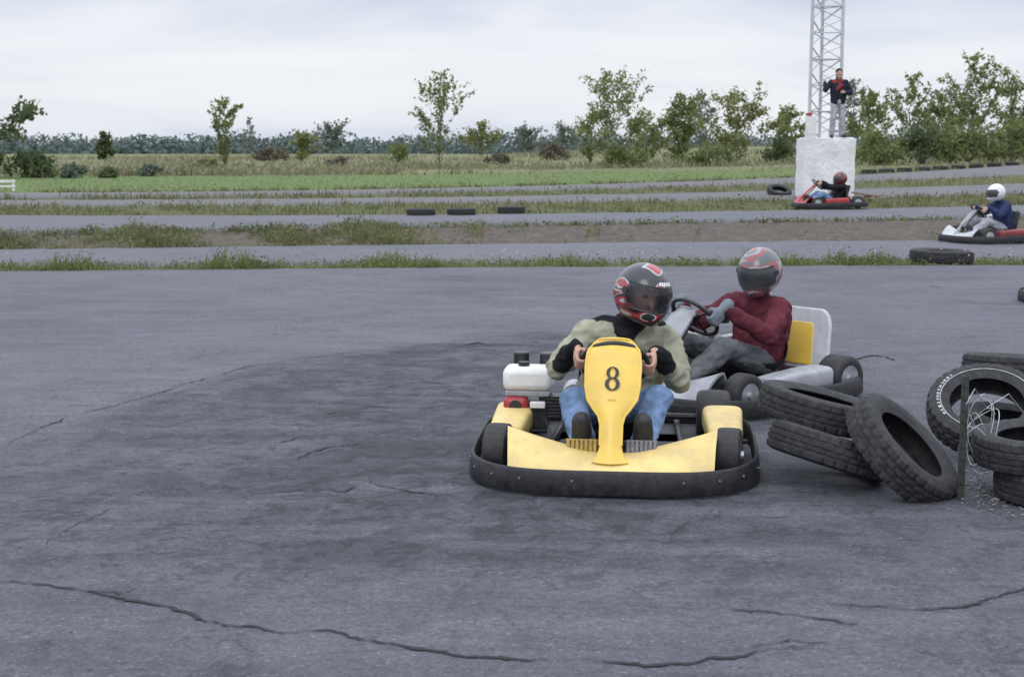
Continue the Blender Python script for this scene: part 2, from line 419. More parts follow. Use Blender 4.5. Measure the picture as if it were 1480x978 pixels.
tag(mb.build('wildflowers',pmat('pale clover flowers',(.55,.38,.40),.8,scale=30)),'tiny pale pink flowers among the strip of weeds','flowers',kind='stuff')

bark=pmat('bark',(.15,.13,.11),.9,scale=9,bmp=.6,bscale=20)
def leaf(vs,fs,c,s):
    u=V((U(-1,1),U(-1,1),U(-1,1)));u.normalize(); v=u.cross(V((U(-1,1),U(-1,1),U(-1,1)))).normalized(); o=len(vs)
    vs+=[c-u*s,c+v*s*.55,c+u*s,c-v*s*.55]; fs.append((o,o+1,o+2,o+3))
def tree(label,px,Y,ytop,wpx,style,mat,n,ls,name='tree',cat='tree',group=None,lean=0):
    x=(px-740)/F*(Y*ct+.2); z0=hgt(x,Y)-.06
    r=ray(px,ytop); H=CH+r.z*Y/r.y-z0; W=wpx/F*Y
    root=empty(name,(x,Y,z0),0,label,cat,group)
    tb=MB(); vs=[];fs=[]
    tr=max(.025,H*.010)
    wob=[V((U(-1,1),U(-1,1),0))*H*.018 for _ in range(8)]; wob[0]=V((0,0,0))
    top={'sparse':.98,'airy':.94}.get(style,.8)
    lead=[V((lean*H*(i/7)**1.5,0,H*top*i/7))+wob[i] for i in range(8)]
    def L(t):
        q=t*7; i=min(6,int(q)); return lead[i].lerp(lead[i+1],q-i)
    if style!='shrub': tb.tube(lead,[tr*(1-.85*i/7) for i in range(8)],7)
    if style in('sparse','airy'):
        nb=int((20 if style=='sparse' else 20)+H*1.8); ph=U(0,6)
        tw=[]
        for k in range(nb):
            t=(.07 if style=='sparse' else .05)+.90*max(0.,(k+U(-.4,.4))/nb); t=min(.98,max(.05,t)); a=2.4*k+ph+U(-.6,.6); s=L(t)
            prof=(.62+1.1*t) if t<.34 else max(.07,(1.04-t)/.70)**.9
            ln=W*.60*prof*U(.45,1.4); el=R(U(28,68)) if style=='sparse' else R(U(8,64))
            d=V((math.cos(a)*math.cos(el),math.sin(a)*math.cos(el),math.sin(el)))
            p1=s+d*ln*.55; p2=p1+(d+V((U(-.2,.2),U(-.2,.2),.35))).normalized()*ln*.5
            if p2.z>H*1.0: p2.z=H*U(.93,1.0)
            tb.tube([s,p1,p2],[tr*.38*(1.1-t),tr*.22*(1.1-t),.008],5)
            tw.append((p1,p2,ln*.5)); tw.append((s,p1,ln*.22))
            for q in range(4 if style=='sparse' else 5):
                u=U(.25,.95); b0=s.lerp(p1,u*1.8) if u<.55 else p1.lerp(p2,(u-.55)/.45)
                dd=(d+V((U(-1,1),U(-1,1),U(-.5,.9)))*.95).normalized(); l2=ln*U(.2,.48)
                b1=b0+dd*l2; tb.bar(b0,b1,.010,.005,4); tw.append((b0,b1,l2))
        tot=sum(t[2] for t in tw)
        for b0,b1,l2 in tw:
            dn=U(.2,1.8)
            g=.026*W if style=='sparse' else .040*W
            for q in range(max(1,int(n*l2/tot*dn))):
                c=b0.lerp(b1,U(.1,1.12)); leaf(vs,fs,c+V((random.gauss(0,g),random.gauss(0,g),random.gauss(0,g*.8))),ls*U(.55,1.25))
    else:
        nc=20 if style=='dense' else 14
        if W/H>1.2: nc+=10
        for k in range(nc):
            a=U(0,6.283); e=U(.12 if style=='dense' else .0,1.0)
            prof=(math.sin(math.pi*min(1,max(0.08,e))**.75)**.6) if style=='dense' else (1-.6*e*e)
            rr=W*.5*prof*U(.25,.9)
            c=V((math.cos(a)*rr,math.sin(a)*rr,H*(.10+.78*e) if style=='dense' else H*(.10+.68*e)))
            if style=='dense' : 
                s=L(min(.95,max(.1,e*.7))); tb.tube([s,s.lerp(c,.5)+V((0,0,-.03*H)),c],[tr*.4,tr*.25,.008],5)
            else: tb.tube([V((U(-.05,.05)*W,0,0)),c*.5+V((0,0,.05*H)),c],[.02,.015,.006],5)
            g=min(W,H)*U(.07,.14) if style=='dense' else min(W,H)*U(.1,.18)
            for q in range(int(n/nc)):
                leaf(vs,fs,c+V((random.gauss(0,g),random.gauss(0,g),random.gauss(0,g*.8))),ls*U(.6,1.25))
            for q in range(4):
                d=V((U(-1,1),U(-1,1),U(-.2,1.2))).normalized()*g*U(2,3.2)
                for w in range(6): leaf(vs,fs,c+d*(.4+.12*w)+V((U(-1,1),U(-1,1),U(-1,1)))*ls*.6,ls*U(.5,1.))
    if tb.v: tb.build('trunk' if style!='shrub' else 'stem',bark,root)
    m2=MB(); m2.v=vs; m2.f=fs; m2.build('crown' if style!='shrub' else 'foliage',mat,root,flat=True,recalc=False)
    return root
lg=leafmat('leaf mid green',[(.13,.18,.062),(.18,.23,.08),(.225,.26,.10),(.275,.29,.13)],.55)
ld=leafmat('leaf dark green',[(.08,.112,.05),(.11,.148,.066),(.145,.178,.083)],.5)
ly=leafmat('leaf yellow green',[(.17,.205,.065),(.225,.25,.088),(.29,.285,.12)],.55)
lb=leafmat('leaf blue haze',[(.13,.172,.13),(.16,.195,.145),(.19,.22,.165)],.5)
lr=leafmat('leaf rusty brown',[(.14,.115,.09),(.18,.15,.11),(.16,.165,.10)],.4)
T=[('large dark tree cut off by the left edge',-28,58,102,124,'airy',ld,2500,.13),
 ('slender sparse young tree standing alone left of centre',326,75,138,66,'sparse',lg,1450,.095),
 ('tallest slender young tree with open branches near the centre',637,75,100,84,'sparse',lg,1600,.10),
 ('tall open tree with fuller crown right of centre',884,75,94,112,'airy',lg,2500,.105),
 ('narrow leafy tree close on the left of the fuller open tree',854,78,140,50,'airy',lg,900,.105),
 ('short rounded tree right behind the fuller open tree',934,82,158,60,'airy',lg,1300,.115),
 ('dense green tree between the fuller open tree and the yellowish one',984,84,134,74,'airy',lg,2800,.12),
 ('bushy yellowish green tree left of the lattice mast',1064,80,126,92,'airy',ly,2400,.115),
 ('small shaded tree just left of the white block',1136,88,150,62,'airy',lg,1500,.12),
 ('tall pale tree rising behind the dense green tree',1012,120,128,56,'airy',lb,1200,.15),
 ('leafy tree just right of the standing person',1258,72,132,74,'sparse',lg,1700,.105),
 ('open tall tree second right of the lattice mast',1312,76,104,78,'sparse',lg,1700,.105),
 ('low bushy tree between the two tall trees at right',1356,78,128,66,'airy',lg,1600,.11),
 ('tallest airy tree in the right hand thicket',1404,72,74,100,'sparse',lg,2200,.105),
 ('leaning leafy tree near the right edge of the thicket',1455,74,92,84,'airy',lg,2000,.11),
 ('wide tree partly cut off by the right edge',1516,72,86,110,'airy',ly,2100,.115),
 ('small pale green round tree in the meadow near the centre',697,125,172,52,'airy',ly,1200,.15),
 ('small dark pointed tree on the left by the bushes',152,105,188,26,'dense',ld,900,.14),
 ('round bright bush like tree in the meadow at left of centre',438,105,190,38,'airy',ly,900,.14),
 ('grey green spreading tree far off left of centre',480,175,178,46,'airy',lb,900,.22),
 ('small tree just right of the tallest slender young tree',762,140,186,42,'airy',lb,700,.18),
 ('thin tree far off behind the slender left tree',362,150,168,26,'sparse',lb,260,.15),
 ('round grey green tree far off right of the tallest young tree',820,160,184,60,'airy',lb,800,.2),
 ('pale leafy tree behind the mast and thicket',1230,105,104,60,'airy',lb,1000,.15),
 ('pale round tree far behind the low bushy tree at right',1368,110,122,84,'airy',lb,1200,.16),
]
for t in T: tree(*t)
S=[('broad dark green bush at the left edge of the lawn',50,58,218,84,'shrub',ld,1100,.10),
 ('small dark bush right of the broad dark bush',108,57,238,44,'shrub',lb,420,.09),
 ('little dark round shrub standing alone on the lawn edge',158,57,243,28,'shrub',ld,380,.08),
 ('greyish twiggy shrub left of the slender left tree',218,60,238,44,'shrub',lb,420,.08),
 ('rusty brown shrub in the meadow behind the slender left tree',395,110,212,60,'shrub',lr,400,.15),
 ('low green shrub in the meadow left of the tallest young tree',576,100,204,34,'shrub',lg,350,.12),
 ('brownish low shrub left of the fuller open tree',800,105,206,60,'shrub',lr,450,.14),
 ('low shrub at the foot of the dense green tree',1030,74,206,94,'shrub',lg,900,.10),
 ('thick shrub behind the white block on its right',1268,66,182,84,'shrub',lg,1300,.10),
 ('thick dark shrub under the open tall tree at right',1330,66,180,90,'shrub',ld,1200,.10),
 ('thick shrub under the tallest airy tree',1398,65,178,96,'shrub',lg,1400,.10),
 ('thick shrub at the right edge under the leaning leafy tree',1462,64,174,98,'shrub',lg,1400,.10),
 ('scrubby shrub behind the white block on its left',1122,78,200,56,'shrub',ld,600,.11),
 ('low grassy shrub under the fuller open tree',900,74,210,90,'shrub',lg,700,.10),
 ('rusty low shrub in the meadow far left of centre',490,85,228,46,'shrub',lr,350,.10),
 ('low rusty shrub in the meadow right of the tallest young tree',720,90,222,60,'shrub',lr,350,.11),
 ('low green shrub at the foot of the leftmost sparse tree',300,80,230,50,'shrub',lg,350,.10)]
for s in S: tree(*s,name='shrub',cat='shrub')
# far woods (one mass), aerial haze painted into the leaf colours
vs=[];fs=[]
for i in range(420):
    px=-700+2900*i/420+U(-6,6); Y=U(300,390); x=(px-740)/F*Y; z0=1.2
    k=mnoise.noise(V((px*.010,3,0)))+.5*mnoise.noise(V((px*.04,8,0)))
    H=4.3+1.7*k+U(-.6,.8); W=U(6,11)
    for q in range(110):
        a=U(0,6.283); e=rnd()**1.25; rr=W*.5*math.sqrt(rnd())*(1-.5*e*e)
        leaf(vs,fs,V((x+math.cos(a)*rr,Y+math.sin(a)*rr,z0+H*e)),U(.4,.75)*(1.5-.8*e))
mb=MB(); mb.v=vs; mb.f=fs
tag(mb.build('woods',leafmat('haze tinted woods',[(.118,.158,.150),(.126,.165,.152),(.136,.172,.155)],.2),flat=True,recalc=False),'far off line of hazy woods along the horizon','woods',kind='stuff')
# ------------------------------------------------------------ tyres
tyre_black=pmat('weathered tyre rubber',(.021,.021,.023),.78,scale=9,var=.4,bmp=.35,bscale=50,dirt=(.10,.095,.09),dfac=.42)
def tyre_mb(wd=.82):
    prof=[(-.066,.186),(-.088,.218),(-.094,.25),(-.089,.275),(-.078,.294),(-.052,.301),(-.044,.301),(-.040,.295),(-.030,.295),(-.026,.303),(-.005,.304),(-.002,.297),(.002,.297),(.005,.304),(.026,.303),(.030,.295),(.040,.295),(.044,.301),(.052,.301),(.078,.294),(.089,.275),(.094,.25),(.088,.218),(.066,.186),(.058,.190),(.076,.236),(.066,.276),(0,.285),(-.066,.276),(-.076,.236),(-.058,.190)]
    n=128; mb=MB(); rs=[]
    for k in range(n):
        a=2*math.pi*k/n; ring=[]
        for x,r in prof:
            wob=1+.012*math.sin(2*a+1)
            if r>.27 and abs(x)>.043 and abs(x)<.092 and r!=.276 and k%4==0: r-=.009
            if r>.300 and abs(x)<.03 and (k+ (2 if x>0 else 0))%4==0: r-=.006
            ring.append(V((x*wd,math.cos(a)*r*wob,math.sin(a)*r*wob)))
        rs.append(ring)
    mb.rings(rs,closed=True); return mb
_t=tyre_mb().build('tyre',tyre_black,ang=30); tyre_me=_t.data; bpy.data.objects.remove(_t)
def tyre(loc,axis,label,group=None,s=1.0,spin=0,ws=1.):
    o=bpy.data.objects.new('tyre',tyre_me); COL.objects.link(o)
    q=V((1,0,0)).rotation_difference(V(axis).normalized()); o.rotation_mode='QUATERNION'
    o.rotation_quaternion=q@Quaternion((1,0,0),spin); o.location=loc; o.scale=(s*ws,s,s)
    return tag(o,label,'tyre',group)
def atz(px,py,Y):
    r=ray(px,py); t=Y/r.y; return V((r.x*t,Y,CH+r.z*t))
tyre(atz(1198,650,6.64),(.30,.12,.95),'worn tyre at the bottom left of the pile under another tyre',spin=.4,s=.97)
tyre(atz(1186,591,6.86),(.22,.0,.97),'worn tyre lying on top at the left end of the pile',spin=1.1)
tyre(atz(1305,652,6.46),(.62,-.34,.70),'tyre leaning against the pile with its open centre facing up and right',spin=2.,s=1.02)
tw=tyre(atz(1426,592,7.2),(-.16,-.50,.85),'tyre with pale ring and raised lettering on its sidewall behind the metal stake',spin=.2)
wm=pmat('white tyre lettering',(.42,.42,.42),.7,scale=30,var=.3,dirt=(.06,.06,.06),dfac=.7)
wob=lambda a:1+.012*math.sin(2*a+1)
mb=MB(); vs=[]; n=96
for k in range(n):
    a=2*math.pi*k/n
    for r in (.2315,.2365): vs.append((.0783,math.cos(a)*r*wob(a),math.sin(a)*r*wob(a)))
mb.add(vs,[(2*k,2*((k+1)%n),2*((k+1)%n)+1,2*k+1) for k in range(n)]); mb.build('sidewall_ring',wm,tw,recalc=False)
mb=MB(); k=50.
while k<130:
    l=U(2.5,5.); a0,a1=R(k),R(k+l); mb.add([(.0790 if r>.245 else .0800,math.cos(a)*r*wob(a),math.sin(a)*r*wob(a)) for a,r in ((a0,.240),(a1,.240),(a1,.253),(a0,.253))],[(0,1,2,3)]); k+=l+U(2.,3.5)
mb.build('sidewall_lettering',wm,tw,recalc=False)
tyre(atz(1470,532,7.95),(.05,.1,1),'topmost tyre at the back of the pile against the right edge')
tyre(V((2.40,6.34,.232)),(-.06,-.02,1),'upper tyre of the two stacked at the right edge')
tyre(V((2.49,6.27,.080)),(-.0,.0,1),'lower tyre of the two stacked at the right edge',spin=.7)
tyre(atz(1466,618,7.85),(.1,-.1,1),'tyre lying behind the tyre with the pale sidewall ring')
for i,(px,py) in enumerate([(607,312.5),(666,312),(739,309.5)]):
    x,y=G(px,py,.27); tyre((x,y+.3,hgt(x,y+.3)+.07),(U(-.03,.03),0,1),['leftmost of three flat tyres along the raised lane','middle one of three flat tyres along the raised lane','rightmost of three flat tyres along the raised lane'][i],'three flat tyres along the raised lane',spin=i)
x,y=G(1371,381); tyre((x,y+.35,.085),(.02,-.0,1),'large flat tyre on the weed strip at right',s=1.5,ws=.8)
x=atx(1128,38,.5); tyre((x,38.2,hgt(x,38.2)+.10),(.1,-.35,.9),'tyre half hidden in grass left of the white block',s=1.1)
for i in range(9):
    px=1258+26*i; x=.0
    for it in range(12):
        Y=line('I',x); x=(px-740)/F*(Y*ct+.2)
    tyre((x,Y+.4,hgt(x,Y+.4)+.07),(U(-.06,.06),U(-.06,.06),1),'one of the row of small black tyres along the farthest lane','row of tyres along the farthest lane',s=.9,spin=i,ws=1.2)
# ------------------------------------------------------------ stake and wire
steel=pmat('green grey steel',(.06,.075,.07),.5,.6,scale=20,dirt=(.16,.09,.05),dfac=.5)
sx,sy=G(1388,722); sh=.565
root=empty('metal_stake',(sx,sy,0),R(10),'dark green metal stake standing in front of the tyre pile','stake')
mb=MB(); mb.box((0,0,sh/2-.03),(.034,.005,sh+.06)); mb.box((0,.017,sh/2-.03),(.005,.028,sh+.06)); mb.build('post',steel,root,bevel=.001)
for k in range(9):
    mb=MB(); mb.box((0,-.006,.08+k*.055),(.012,.009,.012)); mb.build('stud',steel,root,bevel=.001)
wire=pmat('galvanised wire',(.48,.49,.51),.4,.6,scale=30)
mb=MB()
for k in range(5):
    c=V((sx+U(.07,.19),sy+.10+U(-.05,.1),.27+U(-.08,.08))); p=[]
    ax=U(.04,.10); az=U(.08,.16); ph=U(0,6)
    for i in range(34+6*k):
        a=i*.16+ph; p.append(c+V((ax*math.cos(a)*(1+.3*math.sin(a*.37+k)),.04*math.sin(a*1.3+k),az*math.sin(a*(.9+.05*k))+.02*math.sin(a*2.3))))
    mb.tube(p,.0018,5)
for p in ([(0,-.02,.44),(.06,.05,.50),(.14,.12,.40),(.25,.15,.46),(.35,.2,.35)],[(0,0,.30),(.08,.1,.12),(.15,.15,.03),(.3,.1,.02)],[(.02,.05,.52),(.05,.1,.40),(.10,.14,.28),(.16,.15,.12),(.12,.12,.02)]):
    mb.tube([V((sx+a,sy+b_,c_)) for a,b_,c_ in p],.0018,5)
tag(mb.build('wire',wire),'tangle of loose pale wire beside the metal stake','wire')
peb=pmat('pebbles',(.17,.168,.168),.9,scale=25,var=.6)
mb=MB()
def stone(x,y,s):
    M=Matrix.Rotation(U(0,6),3,'Z'); mb.ell((x,y,s*.35),(s*U(.7,1.2),s*U(.6,1.),s*U(.4,.7)),M,6,4)
for i in range(330):
    a,b_=random.gauss(2.22,.13),random.gauss(6.45,.24); stone(a,b_,U(.003,.012))
for i in range(240): 
    y=3+14*rnd(); stone(U(-.38,.38)*y,y,U(.002,.007))
tag(mb.build('gravel',peb),'loose gravel by the stake and scattered on the asphalt','gravel',kind='stuff')
# ------------------------------------------------------------ karts
black_pl=pmat('black bumper plastic',(.017,.017,.019),.55,scale=12,var=.4,bmp=.12,bscale=30,dirt=(.065,.065,.068),dfac=.4,spec=.35)
rubber=pmat('kart slick rubber',(.02,.02,.021),.65,scale=15,dirt=(.08,.075,.07),dfac=.4)
darkm=pmat('dark metal',(.05,.05,.055),.45,.6,scale=15,dirt=(.12,.10,.08),dfac=.4)
alum=pmat('dull aluminium',(.5,.5,.52),.38,.8,scale=15,dirt=(.15,.14,.13),dfac=.4)
dullalu=pmat('worn pedal metal',(.20,.20,.205),.5,.5,scale=18,dirt=(.06,.06,.06),dfac=.6)
dullyel=pmat('worn yellow pedal paint',(.42,.29,.06),.55,scale=18,dirt=(.08,.07,.05),dfac=.7)
boltm=pmat('worn bolt steel',(.22,.22,.23),.5,.6,scale=25)
yellow=pmat('yellow fibreglass',(.76,.51,.085),.42,scale=5,var=.10,dirt=(.42,.32,.14),dfac=.3,coat=.12)
palegold=pmat('pale yellow plastic',(.74,.56,.21),.5,scale=5,var=.12,dirt=(.38,.32,.20),dfac=.45)
whitep=pmat('white plastic',(.74,.74,.72),.4,scale=6,var=.08,dirt=(.4,.38,.34),dfac=.3)
silver=pmat('grey white fibreglass',(.32,.33,.35),.42,scale=5,var=.2,dirt=(.14,.14,.14),dfac=.45)
redp=pmat('red plastic',(.38,.035,.04),.45,scale=6,var=.15,dirt=(.16,.04,.035),dfac=.4)
dullred=pmat('faded dark red plastic',(.22,.04,.04),.5,scale=6,var=.2,dirt=(.08,.04,.04),dfac=.5)
ink=pmat('black number paint',(.015,.013,.012),.5,scale=30)
ochre=pmat('ochre small print',(.52,.30,.04),.5,scale=30)
blackseat=pmat('black seat shell',(.02,.02,.022),.4,scale=10)
silver_w=pmat('scuffed off white plastic',(.50,.51,.53),.45,scale=6,var=.14,dirt=(.26,.26,.26),dfac=.4)
WC=V((0,-.30,.538)); WD=V((0,-.72,-.69)).normalized(); WE=V((0,WD.z,-WD.y)); WR=.160
def kart(loc,yaw,label,fair,pod,pan,number=False,rearboard=False,group=None,bolts=True,steer=0,pscale=1.,frontpan=None):
    root=empty('go_kart',loc,yaw,label,'go-kart',group)
    path=[]; n=96; a0,b0=.69,.82; e=2/4.0
    for k in range(n):
        t=2*math.pi*k/n; c,s=math.cos(t),math.sin(t)
        x=a0*math.copysign(abs(c)**e,c); y=b0*math.copysign(abs(s)**e,s)
        x*=1-.12*sstep(.2,.8,y)-.05*sstep(.45,.8,-y); path.append(V((x,y,0)))
    prof=[(-.004,.010),(.014,.011),(.019,.020),(.017,.070),(.010,.112),(.004,.122),(-.004,.124),(-.009,.116),(-.008,.03)]
    rs=[]; outs=[]
    for k in range(n):
        d=(path[(k+1)%n]-path[k-1]).normalized(); o=V((d.y,-d.x,0)); outs.append(o)
        rs.append([path[k]+o*q+V((0,0,z+.026*sstep(-.5,.3,path[k].y))) for q,z in prof])
    mb=MB(); mb.rings(rs,closed=True); bp=mb.build('bumper',black_pl,root,ang=55)
    if bolts:
        for k in range(n):
            if path[k].y<-.2 and k%5==1:
                mb=MB(); q=path[k]+outs[k]*.0175+V((0,0,.078)); mb.cyl(q,outs[k],.006,.008,10); mb.build('bolt',boltm,bp,bevel=.0015)
    mb=MB(); mb.box((0,-.18,.055),(.62,1.15,.012)); mb.box((0,.45,.055),(.9,.5,.012)); mb.build('floor_pan',darkm,root)
    mb=MB()
    for sx_ in(-1,1):
        mb.tube([(sx_*.25,-.74,.09),(sx_*.30,-.5,.09),(sx_*.33,0,.09),(sx_*.30,.7,.10)],.016,8)
        mb.tube([(sx_*.31,-.45,.09),(sx_*.45,-.47,.11),(sx_*.55,-.48,.13)],.014,8)
        mb.tube([(sx_*.33,.0,.09),(sx_*.5,.02,.10),(sx_*.66,.05,.10)],.012,8)
    mb.bar((-.56,.50,.14),(.56,.50,.14),.018); mb.tube([(-.3,.72,.1),(-.2,.79,.1),(.2,.79,.1),(.3,.72,.1)],.016); mb.bar((-.3,-.3,.09),(.3,-.3,.09),.014)
    mb.build('chassis',darkm,root)
    for wx,wy,rr,ww,fr in ((-.55,-.44,.130,.115,1),(.55,-.44,.130,.115,1),(-.50,.50,.142,.17,0),(.50,.50,.142,.17,0)):
        pr=[(-.5,.58),(-.53,.75),(-.5,.9),(-.42,.98),(-.2,1.),(.2,1.),(.42,.98),(.5,.9),(.53,.75),(.5,.58)]
        mb=MB(); rs=[]
        for k in range(36):
            a=2*math.pi*k/36; rs.append([V((x*ww,math.cos(a)*r*rr,math.sin(a)*r*rr)) for x,r in pr])
        mb.rings(rs,closed=True); w=mb.build('wheel',rubber,root); w.location=(wx,wy,rr+.002)
        if fr: w.rotation_euler=(0,0,steer)
        mb=MB(); rs=[]
        for x,r in ((-.49,.60),(-.40,.54),(-.36,.25),(-.36,.02)): rs.append([V((math.copysign(1,wx)*-x*ww,math.cos(a)*r*rr,math.sin(a)*r*rr)) for a in [2*math.pi*k/24 for k in range(24)]])
        mb.rings(rs,cap=True); mb.cyl((math.copysign(.36*ww+.01,wx),0,0),(1,0,0),.022,.04,12); mb.build('rim',alum,w)
    def nose(u,v):
        x=(u*2-1); ax=abs(x); zt=.138+.135*ax**1.3+.02*math.exp(-(ax/.16)**2); yf=-.805+.085*x*x; yr=-.53+.05*(1-ax)-.10*math.exp(-(ax/.2)**2)
        y=yr+(yf-yr)*v; z=zt+(.108-zt)*(v**1.5)+.018*math.sin(math.pi*v)
        if v<.12: z-=.06*(1-v/.12)
        return (x*(.495-.02*v),y,z)
    mb=MB(); mb.slab(nose,40,16,(0,.012,-.012)); mb.build('nose_fairing',fair,root,ang=60)
    for sx_ in(-1,1):
        def podf(u,v):
            a=u*2*math.pi; w=.105-.02*v; hh=.055+.012*(1-v); y=.27-.52*v
            c,s=math.cos(a),math.sin(a)
            return (sx_*.54+w*math.copysign(abs(c)**.45,c),y,.180+hh*math.copysign(abs(s)**.45,s)-.02*v*v)
        rs=[[V(podf(k/28,v)) for k in range(28)] for v in [i/8 for i in range(9)]]
        mb=MB(); mb.rings(rs); mb.build('side_pod',pod,root,bevel=.012)
    ks=[0,.05,.12,.30,.37,.43,.50,.60,.78,.88,.95,1.]; ws=[.085,.064,.052,.053,.064,.092,.119,.130,.133,.127,.110,.078]
    def panel(u,v):
        w=float(np.interp(v,ks,ws))*pscale; x=u*2-1
        return (x*w,-.765+.365*v+.032*x*x+.02*math.sin(math.pi*v)*-1,.145+.53*v-.012*x*x*(1 if v>.9 else 0)-(1-pscale)*.24*v)
    mb=MB(); mb.slab(panel,12,40,(0,.014,-.004)); pn=mb.build('number_panel',frontpan or pan,root,ang=60)
    def rim(v,sg): 
        p=V(panel(.5+sg*.5,v)); return p+V((-sg*.004,.0,.0))
    mb=MB(); mb.tube([rim(v/30,-1) for v in range(4,31)]+[V(panel(.5+.05*k,1)) for k in range(-9,10)]+[rim(v/30,1) for v in range(30,3,-1)],.0075,8); mb.build('panel_edge',frontpan or pan,pn)
    if number:
        ey=V((0,.365,.53)).normalized(); nn=V((0,-ey.z,ey.y)); c0=V(panel(.5,.675))+nn*.0065
        mb=MB()
        for cy,ro,ri,dz in ((.029,(.0295,.032),(.0135,.0250),.0),(-.029,(.035,.0345),(.0165,.0265),.0012)):
            q=[]
            for k in range(48):
                a=2*math.pi*k/48
                for r_ in (ro,ri): q.append(c0+V((1,0,0))*(r_[0]*math.cos(a))+ey*(cy+r_[1]*math.sin(a))+nn*dz)
            mb.add(q,[(2*k,2*((k+1)%48),2*((k+1)%48)+1,2*k+1) for k in range(48)])
        mb.build('number',ink,pn,recalc=False)
        c1=V(panel(.5,.50))+nn*.006; mb=MB()
        for k in range(5):
            p=c1+V((1,0,0))*(-.020+.008*k); mb.add([p,p+V((.005,0,0)),p+V((.005,0,0))+ey*.006,p+ey*.006],[(0,1,2,3)])
        mb.build('small_print',ochre,pn,recalc=False)
    for sx_ in(-1,1):
        mb=MB(); M=Matrix.Rotation(R(-18),3,'X')
        c=V((sx_*.140,-.585,.190))
        for k in range(7): mb.box(c+M@V((-.063+.021*k,0,0)),(.014,.012,.066),M)
        mb.box(c+M@V((0,.004,.028)),(.148,.010,.010),M); mb.box(c+M@V((0,.004,-.028)),(.148,.010,.010),M); mb.box(c+M@V((0,.010,0)),(.146,.004,.064),M); mb.bar(c,(sx_*.125,-.57,.07),.009)
        mb.build('pedal',dullyel if sx_<0 else dullalu,root,bevel=.002)
    mb=MB(); mb.tube([WC+V((1,0,0))*WR*math.cos(a)+WE*WR*math.sin(a) for a in [2*math.pi*k/40 for k in range(40)]],.0135,10,True)
    for a in (R(20),R(160),R(270)): mb.bar(WC,WC+V((1,0,0))*WR*math.cos(a)+WE*WR*math.sin(a),.009)
    mb.cyl(WC,WD,.035,.03); mb.build('steering_wheel',blackseat,root)
    mb=MB(); mb.bar(WC,(0,-.66,.14),.012); mb.build('steering_column',darkm,root)
    sp=[(-.06,.20),(.02,.135),(.12,.10),(.22,.095),(.32,.13),(.38,.22),(.42,.34),(.455,.46),(.47,.52)]
    def seat(u,v):
        q=v*8; i=min(7,int(q)); y=sp[i][0]+(sp[i+1][0]-sp[i][0])*(q-i); z=sp[i][1]+(sp[i+1][1]-sp[i][1])*(q-i); x=u*2-1
        k=abs(x)**3
        return (x*(.20+.02*math.sin(v*3.1)),y-.14*k*sstep(.4,.9,v),z+.13*k*(1-sstep(.5,1,v)))
    mb=MB(); mb.slab(seat,16,20,(0,.008,-.008)); mb.build('seat',blackseat,root,ang=70)
    E=V((-.465,.22,0))
    mb=MB(); mb.box(E+V((0,0,.19)),(.19,.17,.15)); mb.box(E+V((.12,0,.24)),(.10,.13,.11))
    for k in range(6): mb.box(E+V((.125,0,.19+.018*k)),(.15,.155,.006))
    mb.cyl(E+V((0,.10,.2)),(0,1,0),.06,.06); eng=mb.build('engine',darkm,root,bevel=.006)
    mb=MB(); mb.box(E+V((-.005,-.01,.385)),(.262,.18,.125)); mb.build('fuel_tank',whitep,eng,bevel=.035)
    mb=MB(); mb.box(E+V((-.005,-.01,.310)),(.235,.16,.03)); mb.build('tank_bracket',silver,eng,bevel=.008)
    mb=MB(); mb.cyl(E+V((-.03,-.02,.457)),(0,0,1),.03,.026,18); mb.build('fuel_cap',blackseat,eng,bevel=.004)
    mb=MB(); mb.box(E+V((-.065,-.07,.245)),(.13,.10,.10)); mb.build('fan_cover',redp,eng,bevel=.03)
    mb=MB(); mb.cyl(E+V((-.065,-.121,.25)),(0,1,0),.032,.008,18); mb.build('pull_starter',blackseat,eng,bevel=.002)
    mb=MB(); mb.box(E+V((.05,-.10,.255)),(.08,.03,.035)); mb.build('choke_plate',whitep,eng,bevel=.006)
    mb=MB(); mb.cyl(E+V((.225,.02,.31)),(0,1,0),.055,.15,18); mb.build('muffler',alum,eng,bevel=.01)
    mb=MB(); mb.box(E+V((.215,.0,.22)),(.1,.12,.09)); mb.build('exhaust_box',alum,eng,bevel=.01)
    mb=MB(); mb.cyl(E+V((.09,.12,.46)),(0,0,1),.05,.08,18); mb.build('air_filter',blackseat,eng,bevel=.008)
    mb=MB(); mb.cyl(E+V((-.06,.14,.45)),(0,0,1),.042,.10,18); mb.build('breather',blackseat,eng,bevel=.008)
    mb=MB(); mb.tube([E+V((.05,-.1,.2)),E+V((.1,-.2,.2)),E+V((.16,-.35,.11)),V((-.15,-.56,.1))],.004,6); mb.build('cable',blackseat,root)
    mb=MB(); mb.tube([E+V((-.1,-.1,.15)),E+V((-.02,-.17,.13)),E+V((.1,-.12,.12))],.010,8); mb.build('hose',blackseat,eng)
    if rearboard:
        def rb(hw,z0,z1,rc):
            o=[]
            for cx,cz,s in ((hw-rc,z1-rc,0),(-hw+rc,z1-rc,90),(-hw+.01,z0+.01,180),(hw-.01,z0+.01,270)):
                r_=rc if s<180 else .01
                for k in range(9): 
                    a=R(s+90*k/8); x,z=cx+r_*math.cos(a),cz+r_*math.sin(a); o.append((x*(1-.18*(z-z0)/(z1-z0)),z))
            return o
        o=rb(.39,.16,.545,.11); mb=MB(); mb.rings([[V((x,.50+.30*(z-.16)+d,z)) for x,z in o] for d in (0,.03)]); bd=mb.build('rear_board',silver_w,root,bevel=.008)
        o=rb(.29,.19,.455,.03); mb=MB(); mb.rings([[V((x-.03,.494+.30*(z-.16)+d,z)) for x,z in o] for d in (0,.02)]); mb.build('board_inset',yellow,bd,bevel=.004)
    return root
